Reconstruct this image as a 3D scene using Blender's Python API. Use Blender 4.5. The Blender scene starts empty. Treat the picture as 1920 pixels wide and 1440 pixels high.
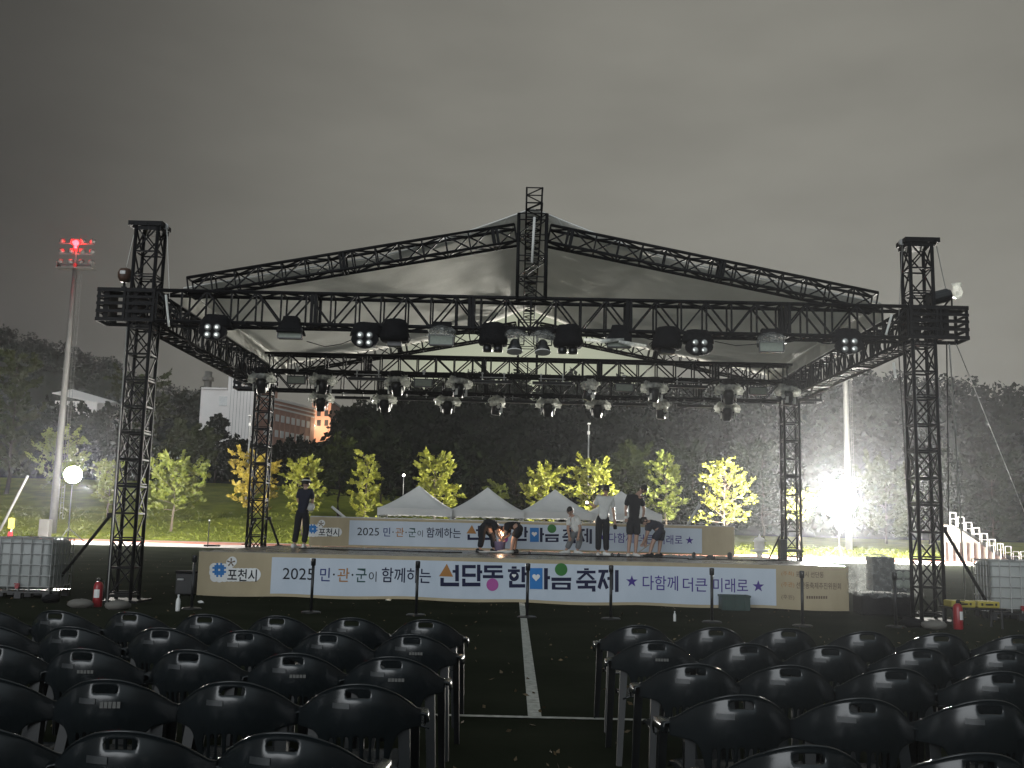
import bpy, bmesh, math, random
import numpy as np
from mathutils import Vector, Matrix, Euler

random.seed(11)
rng = np.random.default_rng(11)
S = bpy.context.scene
COL = S.collection
PI = math.pi

# ------------------------------------------------------------------ camera
FPX, PITCH, ROLL, EYE = 1906.0, 0.1416, 0.024, 1.5
_f = Vector((0, math.cos(PITCH), math.sin(PITCH)))
_u = Vector((0, -math.sin(PITCH), math.cos(PITCH)))
_r = Vector((1, 0, 0))
CR = math.cos(ROLL) * _r + math.sin(ROLL) * _u
CU = -math.sin(ROLL) * _r + math.cos(ROLL) * _u
cd = bpy.data.cameras.new('camera')
cam = bpy.data.objects.new('camera', cd)
COL.objects.link(cam)
cam.matrix_world = Matrix(((CR.x, CU.x, -_f.x, 0), (CR.y, CU.y, -_f.y, 0), (CR.z, CU.z, -_f.z, EYE), (0, 0, 0, 1)))
cd.sensor_width = 36.0
cd.lens = 36.0 * FPX / 1920.0
cd.clip_start = 0.05
cd.clip_end = 3000
S.camera = cam
CAMP = Vector((0, 0, EYE))


def ray(px, py):
    return _f + CR * ((px - 960) / FPX) - CU * ((py - 720) / FPX)


def at(px, py, Y):
    d = ray(px, py)
    return CAMP + d * (Y / d.y)


def gnd(px, py, z=0.0):
    d = ray(px, py)
    return CAMP + d * ((z - EYE) / d.z)


# ------------------------------------------------------------------ sky, added sun, exposure
S.view_settings.view_transform = 'Standard'
S.view_settings.look = 'None'
S.view_settings.exposure = 0
S.view_settings.gamma = 1
W = bpy.data.worlds.new('World')
S.world = W
W.use_nodes = True
nt = W.node_tree
N = nt.nodes
L = nt.links
for n in list(N):
    N.remove(n)


def wn(t, **k):
    n = N.new(t)
    for a, b in k.items():
        setattr(n, a, b)
    return n


wout = wn('ShaderNodeOutputWorld')
wbg = wn('ShaderNodeBackground')
L.new(wbg.outputs[0], wout.inputs[0])
tc = wn('ShaderNodeTexCoord')


def wglow(direction, lo, hi, col):
    """soft glow added around one direction of the sky"""
    v = Vector(direction).normalized()
    dp = wn('ShaderNodeVectorMath', operation='DOT_PRODUCT')
    L.new(tc.outputs['Generated'], dp.inputs[0])
    dp.inputs[1].default_value = v
    mr = wn('ShaderNodeMapRange', interpolation_type='SMOOTHERSTEP')
    L.new(dp.outputs['Value'], mr.inputs[0])
    mr.inputs[1].default_value = math.cos(math.radians(lo))
    mr.inputs[2].default_value = math.cos(math.radians(hi))
    sc = wn('ShaderNodeVectorMath', operation='SCALE')
    sc.inputs[0].default_value = col
    L.new(mr.outputs[0], sc.inputs['Scale'])
    return sc.outputs[0]


def vadd(a, b):
    n = wn('ShaderNodeVectorMath', operation='ADD')
    if isinstance(a, tuple):
        n.inputs[0].default_value = a
    else:
        L.new(a, n.inputs[0])
    L.new(b, n.inputs[1])
    return n.outputs[0]


sky = (0.056, 0.054, 0.049)
g1 = wglow((0.27, 0.93, 0.27), 48, 2, (0.158, 0.154, 0.132))  # town light on the cloud base
g2 = wglow((0.01, 0.985, 0.125), 9.5, 3, (0.22, 0.25, 0.155))
g3 = wglow((0.05, -0.55, 0.85), 70, 36, (0.27, 0.32, 0.35))  # lobe added behind the viewer to put a sheen on the chair backs
skyc = vadd(vadd(vadd(sky, g1), g2), g3)
mp = wn('ShaderNodeMapping')
L.new(tc.outputs['Generated'], mp.inputs[0])
mp.inputs['Scale'].default_value = (1.6, 1.2, 5.0)
mp.inputs['Rotation'].default_value = (0.0, 0.25, 0.0)
nz = wn('ShaderNodeTexNoise')
L.new(mp.outputs[0], nz.inputs[0])
nz.inputs['Scale'].default_value = 2.2
nz.inputs['Detail'].default_value = 5
nz.inputs['Roughness'].default_value = 0.5
mr = wn('ShaderNodeMapRange')
L.new(nz.outputs[0], mr.inputs[0])
mr.inputs[1].default_value = 0.3
mr.inputs[2].default_value = 0.7
mr.inputs[3].default_value = 0.88
mr.inputs[4].default_value = 1.13
cl = wn('ShaderNodeVectorMath', operation='SCALE')
L.new(skyc, cl.inputs[0])
L.new(mr.outputs[0], cl.inputs['Scale'])
L.new(cl.outputs[0], wbg.inputs[0])
wbg.inputs[1].default_value = 1.0

sl = bpy.data.lights.new('fill_sun', 'SUN')  # low frontal fill added from behind the viewer; the scene is at night
fill_sun = bpy.data.objects.new('fill_sun', sl)
COL.objects.link(fill_sun)
sl.energy = 1.6
sl.angle = math.radians(48)
sl.color = (0.93, 0.97, 1.0)
sdir = Vector((0.36, 0.93, -0.085)).normalized()   # travels away from the viewer, low
fill_sun.rotation_euler = sdir.to_track_quat('-Z', 'Y').to_euler()

S.cycles.use_denoising = True
S.cycles.max_bounces = 6
S.cycles.diffuse_bounces = 3
S.cycles.transparent_max_bounces = 12
S.cycles.sample_clamp_indirect = 4.0

# ------------------------------------------------------------------ helpers


def mat(name, c, c2=None, scale=4.0, rough=0.6, metal=0.0, bump=0.0, bscale=None, spec=0.5, rvar=0.1, stretch=None, trans=0.0, bdist=0.02):
    m = bpy.data.materials.new(name)
    m.use_nodes = True
    t = m.node_tree
    b = t.nodes['Principled BSDF']
    b.inputs['Metallic'].default_value = metal
    b.inputs['Specular IOR Level'].default_value = spec
    if c2 is None:
        c2 = tuple(min(1, x * 0.72) for x in c)
    tco = t.nodes.new('ShaderNodeTexCoord')
    src = tco.outputs['Object']
    if stretch:
        mpn = t.nodes.new('ShaderNodeMapping')
        mpn.inputs['Scale'].default_value = stretch
        t.links.new(src, mpn.inputs[0])
        src = mpn.outputs[0]
    no = t.nodes.new('ShaderNodeTexNoise')
    no.inputs['Scale'].default_value = scale
    no.inputs['Detail'].default_value = 6
    no.inputs['Roughness'].default_value = 0.6
    t.links.new(src, no.inputs[0])
    rp = t.nodes.new('ShaderNodeValToRGB')
    rp.color_ramp.elements[0].position = 0.33
    rp.color_ramp.elements[1].position = 0.67
    rp.color_ramp.elements[0].color = (*c2, 1)
    rp.color_ramp.elements[1].color = (*c, 1)
    t.links.new(no.outputs[0], rp.inputs[0])
    t.links.new(rp.outputs[0], b.inputs['Base Color'])
    r = t.nodes.new('ShaderNodeMapRange')
    r.inputs[3].default_value = max(0, rough - rvar)
    r.inputs[4].default_value = min(1, rough + rvar)
    t.links.new(no.outputs[0], r.inputs[0])
    t.links.new(r.outputs[0], b.inputs['Roughness'])
    if bump:
        n2 = t.nodes.new('ShaderNodeTexNoise')
        n2.inputs['Scale'].default_value = bscale or scale * 6
        n2.inputs['Detail'].default_value = 4
        t.links.new(src, n2.inputs[0])
        bp = t.nodes.new('ShaderNodeBump')
        bp.inputs['Strength'].default_value = bump
        bp.inputs['Distance'].default_value = bdist
        t.links.new(n2.outputs[0], bp.inputs['Height'])
        t.links.new(bp.outputs[0], b.inputs['Normal'])
    if trans > 0:
        tr = t.nodes.new('ShaderNodeBsdfTranslucent')
        t.links.new(rp.outputs[0], tr.inputs[0])
        mx = t.nodes.new('ShaderNodeMixShader')
        mx.inputs[0].default_value = trans
        t.links.new(b.outputs[0], mx.inputs[1])
        t.links.new(tr.outputs[0], mx.inputs[2])
        t.links.new(mx.outputs[0], t.nodes['Material Output'].inputs[0])
    return m


def emit(name, c, s):
    m = bpy.data.materials.new(name)
    m.use_nodes = True
    t = m.node_tree
    b = t.nodes['Principled BSDF']
    b.inputs['Base Color'].default_value = (*c, 1)
    b.inputs['Emission Color'].default_value = (*c, 1)
    b.inputs['Emission Strength'].default_value = s
    return m


def film(name, c, alpha, rough=0.15):
    """crinkled clear plastic sheeting"""
    m = bpy.data.materials.new(name)
    m.use_nodes = True
    t = m.node_tree
    b = t.nodes['Principled BSDF']
    b.inputs['Base Color'].default_value = (*c, 1)
    b.inputs['Roughness'].default_value = rough
    tr = t.nodes.new('ShaderNodeBsdfTransparent')
    mx = t.nodes.new('ShaderNodeMixShader')
    no = t.nodes.new('ShaderNodeTexNoise')
    no.inputs['Scale'].default_value = 9
    no.inputs['Detail'].default_value = 5
    tco = t.nodes.new('ShaderNodeTexCoord')
    t.links.new(tco.outputs['Object'], no.inputs[0])
    r = t.nodes.new('ShaderNodeMapRange')
    r.inputs[1].default_value = 0.35
    r.inputs[2].default_value = 0.65
    r.inputs[3].default_value = alpha * 0.45
    r.inputs[4].default_value = min(1, alpha * 1.5)
    t.links.new(no.outputs[0], r.inputs[0])
    t.links.new(r.outputs[0], mx.inputs[0])
    t.links.new(tr.outputs[0], mx.inputs[1])
    tl = t.nodes.new('ShaderNodeBsdfTranslucent')
    tl.inputs[0].default_value = (*c, 1)
    m2 = t.nodes.new('ShaderNodeMixShader')
    m2.inputs[0].default_value = 0.5
    t.links.new(b.outputs[0], m2.inputs[1])
    t.links.new(tl.outputs[0], m2.inputs[2])
    t.links.new(m2.outputs[0], mx.inputs[2])
    t.links.new(mx.outputs[0], t.nodes['Material Output'].inputs[0])
    return m


def V(*a):
    return Vector(a)


class MB:
    def __init__(self):
        self.v = []
        self.f = []

    def quad(self, a, b, c, d):
        n = len(self.v)
        self.v += [tuple(a), tuple(b), tuple(c), tuple(d)]
        self.f.append((n, n + 1, n + 2, n + 3))

    def poly(self, pts):
        n = len(self.v)
        self.v += [tuple(p) for p in pts]
        self.f.append(tuple(range(n, n + len(pts))))

    def box(self, c, s, M=None):
        c = Vector(c)
        n = len(self.v)
        for dz in (-1, 1):
            for dx, dy in ((-1, -1), (1, -1), (1, 1), (-1, 1)):
                p = Vector((dx * s[0] / 2, dy * s[1] / 2, dz * s[2] / 2))
                if M is not None:
                    p = M @ p
                self.v.append(tuple(c + p))
        self.f += [tuple(n + i for i in q) for q in ((3, 2, 1, 0), (4, 5, 6, 7), (0, 1, 5, 4), (1, 2, 6, 5), (2, 3, 7, 6), (3, 0, 4, 7))]
        return self

    def tube(self, a, b, r, r2=None, n=6, cap=True):
        a = Vector(a)
        b = Vector(b)
        d = b - a
        if d.length < 1e-6:
            return self
        r2 = r if r2 is None else r2
        q = d.to_track_quat('Z', 'Y')
        k = len(self.v)
        for (p, rr) in ((a, r), (b, r2)):
            for i in range(n):
                t = 2 * PI * (i + 0.5) / n
                self.v.append(tuple(p + q @ Vector((rr * math.cos(t), rr * math.sin(t), 0))))
        for i in range(n):
            j = (i + 1) % n
            self.f.append((k + i, k + j, k + n + j, k + n + i))
        if cap:
            self.f.append(tuple(k + i for i in reversed(range(n))))
            self.f.append(tuple(k + n + i for i in range(n)))
        return self

    def path(self, pts, r, n=6):
        rr = r if isinstance(r, (list, tuple)) else [r] * len(pts)
        pts = [Vector(p) for p in pts]
        k = len(self.v)
        for i, p in enumerate(pts):
            d = (pts[min(i + 1, len(pts) - 1)] - pts[max(i - 1, 0)])
            q = d.to_track_quat('Z', 'Y')
            for j in range(n):
                t = 2 * PI * j / n
                self.v.append(tuple(p + q @ Vector((rr[i] * math.cos(t), rr[i] * math.sin(t), 0))))
        for i in range(len(pts) - 1):
            for j in range(n):
                j2 = (j + 1) % n
                self.f.append((k + i * n + j, k + i * n + j2, k + (i + 1) * n + j2, k + (i + 1) * n + j))
        self.f.append(tuple(k + j for j in reversed(range(n))))
        self.f.append(tuple(k + (len(pts) - 1) * n + j for j in range(n)))
        return self

    def lathe(self, prof, c=(0, 0, 0), n=16, M=None, jit=0.0):
        k = len(self.v)
        c = Vector(c)
        for (r, z) in prof:
            for j in range(n):
                t = 2 * PI * j / n
                rr = r * (1 + jit * (random.random() - 0.5) * 2) if jit else r
                p = Vector((rr * math.cos(t), rr * math.sin(t), z + (jit * r * (random.random() - .5) if jit else 0)))
                if M is not None:
                    p = M @ p
                self.v.append(tuple(c + p))
        for i in range(len(prof) - 1):
            for j in range(n):
                j2 = (j + 1) % n
                self.f.append((k + i * n + j, k + i * n + j2, k + (i + 1) * n + j2, k + (i + 1) * n + j))
        if prof[0][0] > 1e-5:
            self.f.append(tuple(k + j for j in reversed(range(n))))
        if prof[-1][0] > 1e-5:
            self.f.append(tuple(k + (len(prof) - 1) * n + j for j in range(n)))
        return self

    def sphere(self, c, r, n=12, m=8, M=None):
        if not isinstance(r, (tuple, list)):
            r = (r, r, r)
        k = len(self.v)
        c = Vector(c)
        for i in range(m + 1):
            ph = -PI / 2 + PI * i / m
            for j in range(n):
                t = 2 * PI * j / n
                p = Vector((r[0] * math.cos(ph) * math.cos(t), r[1] * math.cos(ph) * math.sin(t), r[2] * math.sin(ph)))
                if M is not None:
                    p = M @ p
                self.v.append(tuple(c + p))
        for i in range(m):
            for j in range(n):
                j2 = (j + 1) % n
                self.f.append((k + i * n + j, k + i * n + j2, k + (i + 1) * n + j2, k + (i + 1) * n + j))
        return self

    def add(self, vs, fs):
        k = len(self.v)
        self.v += [tuple(p) for p in vs]
        self.f += [tuple(k + i for i in q) for q in fs]
        return self

    def mesh(self, name, o=(0, 0, 0), smooth=False):
        me = bpy.data.meshes.new(name)
        me.from_pydata([(p[0] - o[0], p[1] - o[1], p[2] - o[2]) for p in self.v], [], self.f)
        me.validate()
        if smooth:
            me.polygons.foreach_set('use_smooth', [True] * len(me.polygons))
        me.update()
        return me

    def build(self, name, m, parent=None, o=None, smooth=False, mods=None):
        """one mesh object; o = its origin (the parent's base when it has a parent)"""
        if o is None:
            o = tuple(parent['_o']) if parent is not None and '_o' in parent else (0, 0, 0)
        me = self.mesh(name, o, smooth)
        me.materials.append(m)
        ob = bpy.data.objects.new(name, me)
        COL.objects.link(ob)
        if parent is not None:
            ob.parent = parent
        else:
            ob.location = o
        if mods:
            finish(ob, mods, smooth)
        return ob


def finish(ob, mods, smooth):
    for (t, kw) in mods:
        md = ob.modifiers.new(t.lower(), t)
        for a, b in kw.items():
            setattr(md, a, b)
    dg = bpy.context.evaluated_depsgraph_get()
    me = bpy.data.meshes.new_from_object(ob.evaluated_get(dg))
    ob.modifiers.clear()
    old = ob.data
    me.name = old.name
    ob.data = me
    if smooth:
        me.polygons.foreach_set('use_smooth', [True] * len(me.polygons))


def tag(o, label=None, cat=None, group=None, kind=None):
    if label:
        o['label'] = label
    if cat:
        o['category'] = cat
    if group:
        o['group'] = group
    if kind:
        o['kind'] = kind
    return o


def thing(name, label, cat, loc=(0, 0, 0), rz=0.0, group=None, world=True):
    """an Empty at the thing's base; world=True: part meshes are given in world coordinates"""
    o = bpy.data.objects.new(name, None)
    o.empty_display_size = 0.2
    COL.objects.link(o)
    o.location = loc
    o.rotation_euler = (0, 0, rz)
    if world:
        o['_o'] = tuple(loc)
    return tag(o, label, cat, group)


def kids(o):
    return [c for c in bpy.data.objects if c.parent == o]


_kids = {}


def dup(root, loc, rz=0.0, label=None, group=None, scale=None):
    r = root.copy()
    COL.objects.link(r)
    r.location = loc
    r.rotation_euler = (0, 0, rz)
    if scale:
        r.scale = (scale,) * 3 if not isinstance(scale, tuple) else scale
    if label:
        r['label'] = label
    if group:
        r['group'] = group
    if root.name not in _kids:
        _kids[root.name] = [(c, kids(c)) for c in kids(root)]
    for c, gs in _kids[root.name]:
        d = c.copy()
        COL.objects.link(d)
        d.parent = r
        for g in gs:
            e = g.copy()
            COL.objects.link(e)
            e.parent = d
    return r


ORD = ['first', 'second', 'third', 'fourth', 'fifth', 'sixth', 'seventh', 'eighth', 'ninth', 'tenth', 'eleventh', 'twelfth']

# ------------------------------------------------------------------ materials
M = {}
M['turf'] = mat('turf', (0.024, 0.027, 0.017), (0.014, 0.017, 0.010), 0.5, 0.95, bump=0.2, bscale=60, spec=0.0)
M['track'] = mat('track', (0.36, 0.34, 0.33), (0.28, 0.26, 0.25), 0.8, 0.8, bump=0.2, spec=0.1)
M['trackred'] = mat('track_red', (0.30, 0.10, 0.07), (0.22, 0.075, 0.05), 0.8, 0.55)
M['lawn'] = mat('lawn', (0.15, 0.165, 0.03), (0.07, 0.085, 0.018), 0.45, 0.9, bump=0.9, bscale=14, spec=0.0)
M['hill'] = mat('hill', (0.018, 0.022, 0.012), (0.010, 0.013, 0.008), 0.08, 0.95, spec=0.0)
M['line'] = mat('line_paint', (0.50, 0.50, 0.46), (0.22, 0.23, 0.19), 14, 0.8)
M['truss'] = mat('truss_black', (0.009, 0.009, 0.010), (0.005, 0.005, 0.006), 6, 0.55, 0.0, spec=0.12)
M['cloth'] = mat('black_cloth', (0.010, 0.010, 0.011), (0.005, 0.005, 0.006), 8, 0.9, bump=0.5, bscale=30, spec=0.15)
M['fix'] = mat('fixture_black', (0.012, 0.013, 0.014), (0.006, 0.007, 0.008), 8, 0.35)
M['mast'] = mat('mast_paint', (0.055, 0.055, 0.052), (0.04, 0.04, 0.038), 2, 0.6)
M['steel'] = mat('galvanised', (0.42, 0.42, 0.41), (0.30, 0.30, 0.29), 5, 0.45, 0.3)
M['canvas'] = mat('canopy_fabric', (0.84, 0.83, 0.78), (0.74, 0.73, 0.68), 0.8, 0.8, bump=0.5, bscale=1.3, spec=0.2, trans=0.42, bdist=.06)
M['tent'] = mat('tent_fabric', (0.74, 0.73, 0.71), (0.66, 0.65, 0.63), 1.2, 0.7, bump=0.3, bscale=3, trans=0.25)
M['film'] = film('plastic_film', (0.88, 0.89, 0.83), 0.80)
M['filmdark'] = film('plastic_film_thin', (0.75, 0.77, 0.74), 0.26)
M['glassgrey'] = mat('lamp_glass', (0.30, 0.33, 0.28), (0.25, 0.28, 0.24), 20, 0.5, spec=0.2)
M['lens'] = mat('lens_chrome', (0.72, 0.73, 0.68), (0.45, 0.46, 0.43), 60, 0.12, 0.6)
M['tan'] = mat('banner_tan', (0.44, 0.37, 0.245), (0.37, 0.31, 0.20), 1.5, 0.42, stretch=(1, 1, .4), bump=0.8, bscale=1.8, bdist=.05)
M['ice'] = mat('banner_pale_blue', (0.56, 0.62, 0.70), (0.47, 0.54, 0.62), 0.9, 0.38, stretch=(1, 1, .4), bump=0.8, bscale=1.8, bdist=.05)
M['ink'] = mat('ink_navy', (0.012, 0.016, 0.055), (0.008, 0.011, 0.04), 3, 0.45)
M['inkblk'] = mat('ink_black', (0.012, 0.014, 0.022), (0.008, 0.01, 0.016), 3, 0.45)
M['inkblue'] = mat('ink_blue', (0.035, 0.05, 0.19), (0.03, 0.04, 0.16), 3, 0.45)
M['inkorange'] = mat('ink_orange', (0.40, 0.19, 0.06), (0.34, 0.16, 0.05), 3, 0.45)
M['inkteal'] = mat('ink_teal', (0.03, 0.09, 0.085), (0.025, 0.07, 0.07), 3, 0.45)
M['inkpurple'] = mat('ink_purple', (0.060, 0.035, 0.25), (0.05, 0.03, 0.2), 3, 0.45)
M['inkmagenta'] = mat('ink_magenta', (0.42, 0.10, 0.33), (0.36, 0.085, 0.28), 3, 0.45)
M['inkgreen'] = mat('ink_green', (0.045, 0.19, 0.045), (0.04, 0.16, 0.04), 3, 0.45)
M['inksky'] = mat('ink_sky_blue', (0.035, 0.20, 0.52), (0.03, 0.17, 0.45), 3, 0.45)
M['inkwhite'] = mat('ink_white', (0.78, 0.79, 0.78), (0.70, 0.71, 0.70), 3, 0.45)
M['inkbrown'] = mat('ink_brown', (0.17, 0.13, 0.09), (0.14, 0.10, 0.07), 3, 0.45)
for k_ in list(M):
    if k_.startswith('ink') or k_ in ('tan', 'ice'):
        M[k_].node_tree.nodes['Principled BSDF'].inputs['Specular IOR Level'].default_value = 0.12
M['deck'] = mat('deck_board', (0.16, 0.155, 0.145), (0.09, 0.088, 0.082), 2.2, 0.28, bump=0.15, rvar=0.2)
M['edge'] = mat('deck_edge', (0.34, 0.31, 0.24), (0.24, 0.22, 0.17), 3, 0.6)
M['chair'] = mat('chair_plastic', (0.014, 0.0178, 0.020), (0.009, 0.012, 0.0135), 3, 0.23, rvar=0.06, spec=0.65)
M['chairleg'] = mat('chair_leg_plastic', (0.010, 0.012, 0.013), (0.007, 0.008, 0.009), 5, 0.4, spec=0.3)
M['ibc'] = mat('tank_plastic', (0.50, 0.52, 0.50), (0.42, 0.44, 0.43), 2, 0.35, trans=0.3)
M['red'] = mat('extinguisher_red', (0.32, 0.015, 0.02), (0.24, 0.01, 0.015), 6, 0.3)
M['yellow'] = mat('case_yellow', (0.42, 0.34, 0.05), (0.33, 0.27, 0.04), 5, 0.45)
M['green'] = mat('crate_green', (0.018, 0.05, 0.043), (0.012, 0.035, 0.03), 5, 0.5)
M['white'] = mat('white_plastic', (0.75, 0.75, 0.72), (0.66, 0.66, 0.63), 6, 0.4)
M['concrete'] = mat('painted_concrete', (0.16, 0.15, 0.13), (0.10, 0.095, 0.085), 0.9, 0.8, bump=0.2)
M['bark'] = mat('bark', (0.11, 0.085, 0.06), (0.06, 0.045, 0.03), 8, 0.9, bump=0.8)
M['barkd'] = mat('bark_dark', (0.03, 0.024, 0.018), (0.015, 0.012, 0.01), 8, 0.95, spec=0.0)
M['leafy'] = mat('leaf_yellow_green', (0.27, 0.27, 0.025), (0.15, 0.17, 0.02), 1.6, 0.6, trans=0.35)
M['leafg'] = mat('leaf_green', (0.19, 0.215, 0.03), (0.10, 0.13, 0.02), 1.6, 0.6, trans=0.35)
M['leafo'] = mat('leaf_gold', (0.36, 0.27, 0.03), (0.25, 0.20, 0.025), 2.2, 0.6, trans=0.35)
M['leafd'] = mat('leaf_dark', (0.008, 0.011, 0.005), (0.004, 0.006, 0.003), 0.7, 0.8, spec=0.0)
M['leafm'] = mat('leaf_mid', (0.024, 0.030, 0.009), (0.013, 0.018, 0.006), 0.8, 0.8, spec=0.0)
M['skin'] = mat('skin', (0.42, 0.27, 0.20), (0.36, 0.22, 0.16), 12, 0.55)
M['hair'] = mat('hair_black', (0.012, 0.010, 0.009), (0.007, 0.006, 0.006), 40, 0.5)
M['tee_white'] = mat('white_cotton', (0.68, 0.69, 0.66), (0.56, 0.57, 0.55), 7, 0.85, bump=0.5, bscale=12)
M['tee_black'] = mat('black_cotton', (0.010, 0.011, 0.016), (0.006, 0.007, 0.010), 7, 0.9, bump=0.5, bscale=12)
M['navy'] = mat('navy_cotton', (0.012, 0.016, 0.035), (0.008, 0.010, 0.022), 7, 0.9, bump=0.5, bscale=12)
M['grey'] = mat('grey_cotton', (0.20, 0.21, 0.22), (0.14, 0.15, 0.16), 7, 0.9, bump=0.5, bscale=12)
M['wallwhite'] = mat('wall_white', (0.78, 0.74, 0.71), (0.68, 0.64, 0.61), 0.15, 0.8)
M['wallpink'] = mat('wall_pink', (0.47, 0.25, 0.18), (0.40, 0.21, 0.15), 0.2, 0.8)
M['window'] = mat('window_dark', (0.03, 0.03, 0.032), (0.015, 0.015, 0.016), 1, 0.55, spec=0.15)
M['lamp_on'] = emit('floodlight_glow', (1.0, 0.97, 0.88), 3300.0)
M['beacon'] = emit('beacon_red', (1.0, 0.0012, 0.0016), 330.0)
M['winlit'] = emit('window_lit', (0.75, 1.0, 0.95), 3.2)
M['warm'] = emit('torch_glow', (1.0, 0.72, 0.45), 60.0)
M['coolspot'] = emit('phone_glow', (0.95, 1.0, 1.0), 12.0)
M['doorlit'] = emit('door_lamp', (1.0, 0.97, 0.86), 14.0)
M['motor'] = mat('hoist_brown', (0.10, 0.05, 0.03), (0.04, 0.02, 0.012), 20, 0.5)
M['wire'] = mat('wire_grey', (0.30, 0.30, 0.28), (0.2, 0.2, 0.19), 5, 0.5, 0.4)
M['strap'] = mat('strap_white', (0.72, 0.72, 0.68), (0.62, 0.62, 0.58), 5, 0.6)

# ------------------------------------------------------------------ terrain
def hills(x, y):
    z = 0.0
    if y > 78:
        left = 1 / (1 + math.exp((x + 4) / 7.0))
        z += min(y - 78, 34) * (0.035 + 0.135 * left) + max(0, y - 112) * 0.03
    if y > 130:
        # wooded ridge behind the ground, and a taller one to the far left
        t = min(1, (y - 130) / 120.0)
        t = t * t * (3 - 2 * t)
        z += t * (8 + 17 / (1 + math.exp(-(x + 30) / 8.0)) + 3 * math.exp(-((x - 85) / 40.0) ** 2) + 1.2 * math.sin(x * 0.09))
    if y > 270:
        t = min(1, (y - 270) / 160.0)
        t = t * t * (3 - 2 * t)
        z += t * (1.6 * math.sin(x * .21 + y * .05) * math.sin(x * .083) + 51 * math.exp(-((x + 230) / 130.0) ** 2) + 2 * math.sin(x * 0.05))
    return z


g = MB()
g.quad((-420, -60, 0), (420, -60, 0), (420, 78, 0), (-420, 78, 0))
tag(g.build('ground', M['turf']), kind='structure')
xs = np.concatenate([np.arange(-420, -120, 15), np.arange(-120, 120, 4), np.arange(120, 421, 15)])
ys = np.concatenate([np.arange(78, 130, 3), np.arange(130, 480, 10)])
g = MB()
for y in ys:
    for x in xs:
        g.v.append((x, y, hills(x, y)))
nx = len(xs)
gl = MB()
gl.v = list(g.v)
for j in range(len(ys) - 1):
    for i in range(nx - 1):
        q = (j * nx + i, j * nx + i + 1, (j + 1) * nx + i + 1, (j + 1) * nx + i)
        (gl if ys[j] < 115 else g).f.append(q)
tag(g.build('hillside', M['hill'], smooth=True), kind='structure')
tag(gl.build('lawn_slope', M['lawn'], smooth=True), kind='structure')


def strip(y0, y1, z, m, name, x0=-200, x1=200):
    b = MB()
    b.quad((x0, y0, z), (x1, y0, z), (x1, y1, z), (x0, y1, z))
    return tag(b.build(name, m), kind='structure')


strip(60, 77.6, 0.004, M['track'], 'running_track')
strip(68.5, 75.5, 0.008, M['trackred'], 'running_track_lane')
# pitch markings
a0, a1 = gnd(979, 1135), gnd(1003, 1347)
dv = (a1 - a0).normalized()
nv = Vector((dv.y, -dv.x, 0)) * 0.055
e0, e1 = a0 - dv * 6, a1
b = MB()
n = 24
for i in range(n):
    p = e0.lerp(e1, i / n)
    q = e0.lerp(e1, (i + 1) / n)
    b.quad(p - nv + V(0, 0, .004), q - nv + V(0, 0, .004), q + nv + V(0, 0, .004), p + nv + V(0, 0, .004))
tag(b.build('field_line', M['line']), kind='structure')
a0, a1 = gnd(860, 1343), gnd(1195, 1351)
dv = (a1 - a0).normalized()
nv = Vector((-dv.y, dv.x, 0)) * 0.04
e0, e1 = a0 - dv * 8, a1 + dv * 8
b = MB()
b.quad(e0 - nv + V(0, 0, .008), e1 - nv + V(0, 0, .008), e1 + nv + V(0, 0, .008), e0 + nv + V(0, 0, .008))
tag(b.build('field_line_across', M['line']), kind='structure')

# ------------------------------------------------------------------ roof frame
RX, RY, RPS, RW, RD, ZF, ZT = 0.3277, 19.1535, -0.0098, 14.87, 9.41, 5.555, 7.13


def rp(a, b, z):
    return V(RX + a * math.cos(RPS) - b * math.sin(RPS), RY + a * math.sin(RPS) + b * math.cos(RPS), z)


EA = V(math.cos(RPS), math.sin(RPS), 0)
EB = V(-math.sin(RPS), math.cos(RPS), 0)
EZ = V(0, 0, 1)


def truss(a, b, up, side, h, w, pitch, rc=0.036, rl=0.022, style='Z', coupler=3.0):
    """box truss between two points: returns (chords, lacing)"""
    a = Vector(a)
    b = Vector(b)
    up = Vector(up).normalized()
    side = Vector(side).normalized()
    ch, la = MB(), MB()
    ln = (b - a).length
    n = max(2, round(ln / pitch))
    cs = [(sv, sw) for sv in (-1, 1) for sw in (-1, 1)]

    def P(t, sv, sw):
        return a.lerp(b, t) + up * (sv * h / 2) + side * (sw * w / 2)
    for c in cs:
        ch.tube(P(0, *c), P(1, *c), rc)
    for i in range(n + 1):
        t = i / n
        la.tube(P(t, -1, -1), P(t, 1, -1), rl, n=4)
        la.tube(P(t, -1, 1), P(t, 1, 1), rl, n=4)
        la.tube(P(t, -1, -1), P(t, -1, 1), rl, n=4)
        la.tube(P(t, 1, -1), P(t, 1, 1), rl, n=4)
        if i < n:
            t2 = (i + 1) / n
            k = 1 if i % 2 else -1
            for sw in (-1, 1):
                kk = k * (sw if style == 'X' else 1)
                la.tube(P(t, -kk, sw), P(t2, kk, sw), rl, n=4)
            for sv in (-1, 1):
                kk = k * (sv if style == 'X' else 1)
                la.tube(P(t, sv, -kk), P(t2, sv, kk), rl, n=4)
    if coupler:
        m = int(ln / coupler)
        for i in range(1, m + 1):
            t = i * coupler / ln
            if t > 0.98:
                break
            for dt in (-0.035 / ln, 0.035 / ln):
                tt = t + dt
                for (p, q) in (((-1, -1), (1, -1)), ((-1, 1), (1, 1)), ((-1, -1), (-1, 1)), ((1, -1), (1, 1))):
                    la.tube(P(tt, *p), P(tt, *q), rc * 1.05, n=4)
    return ch, la


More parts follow.
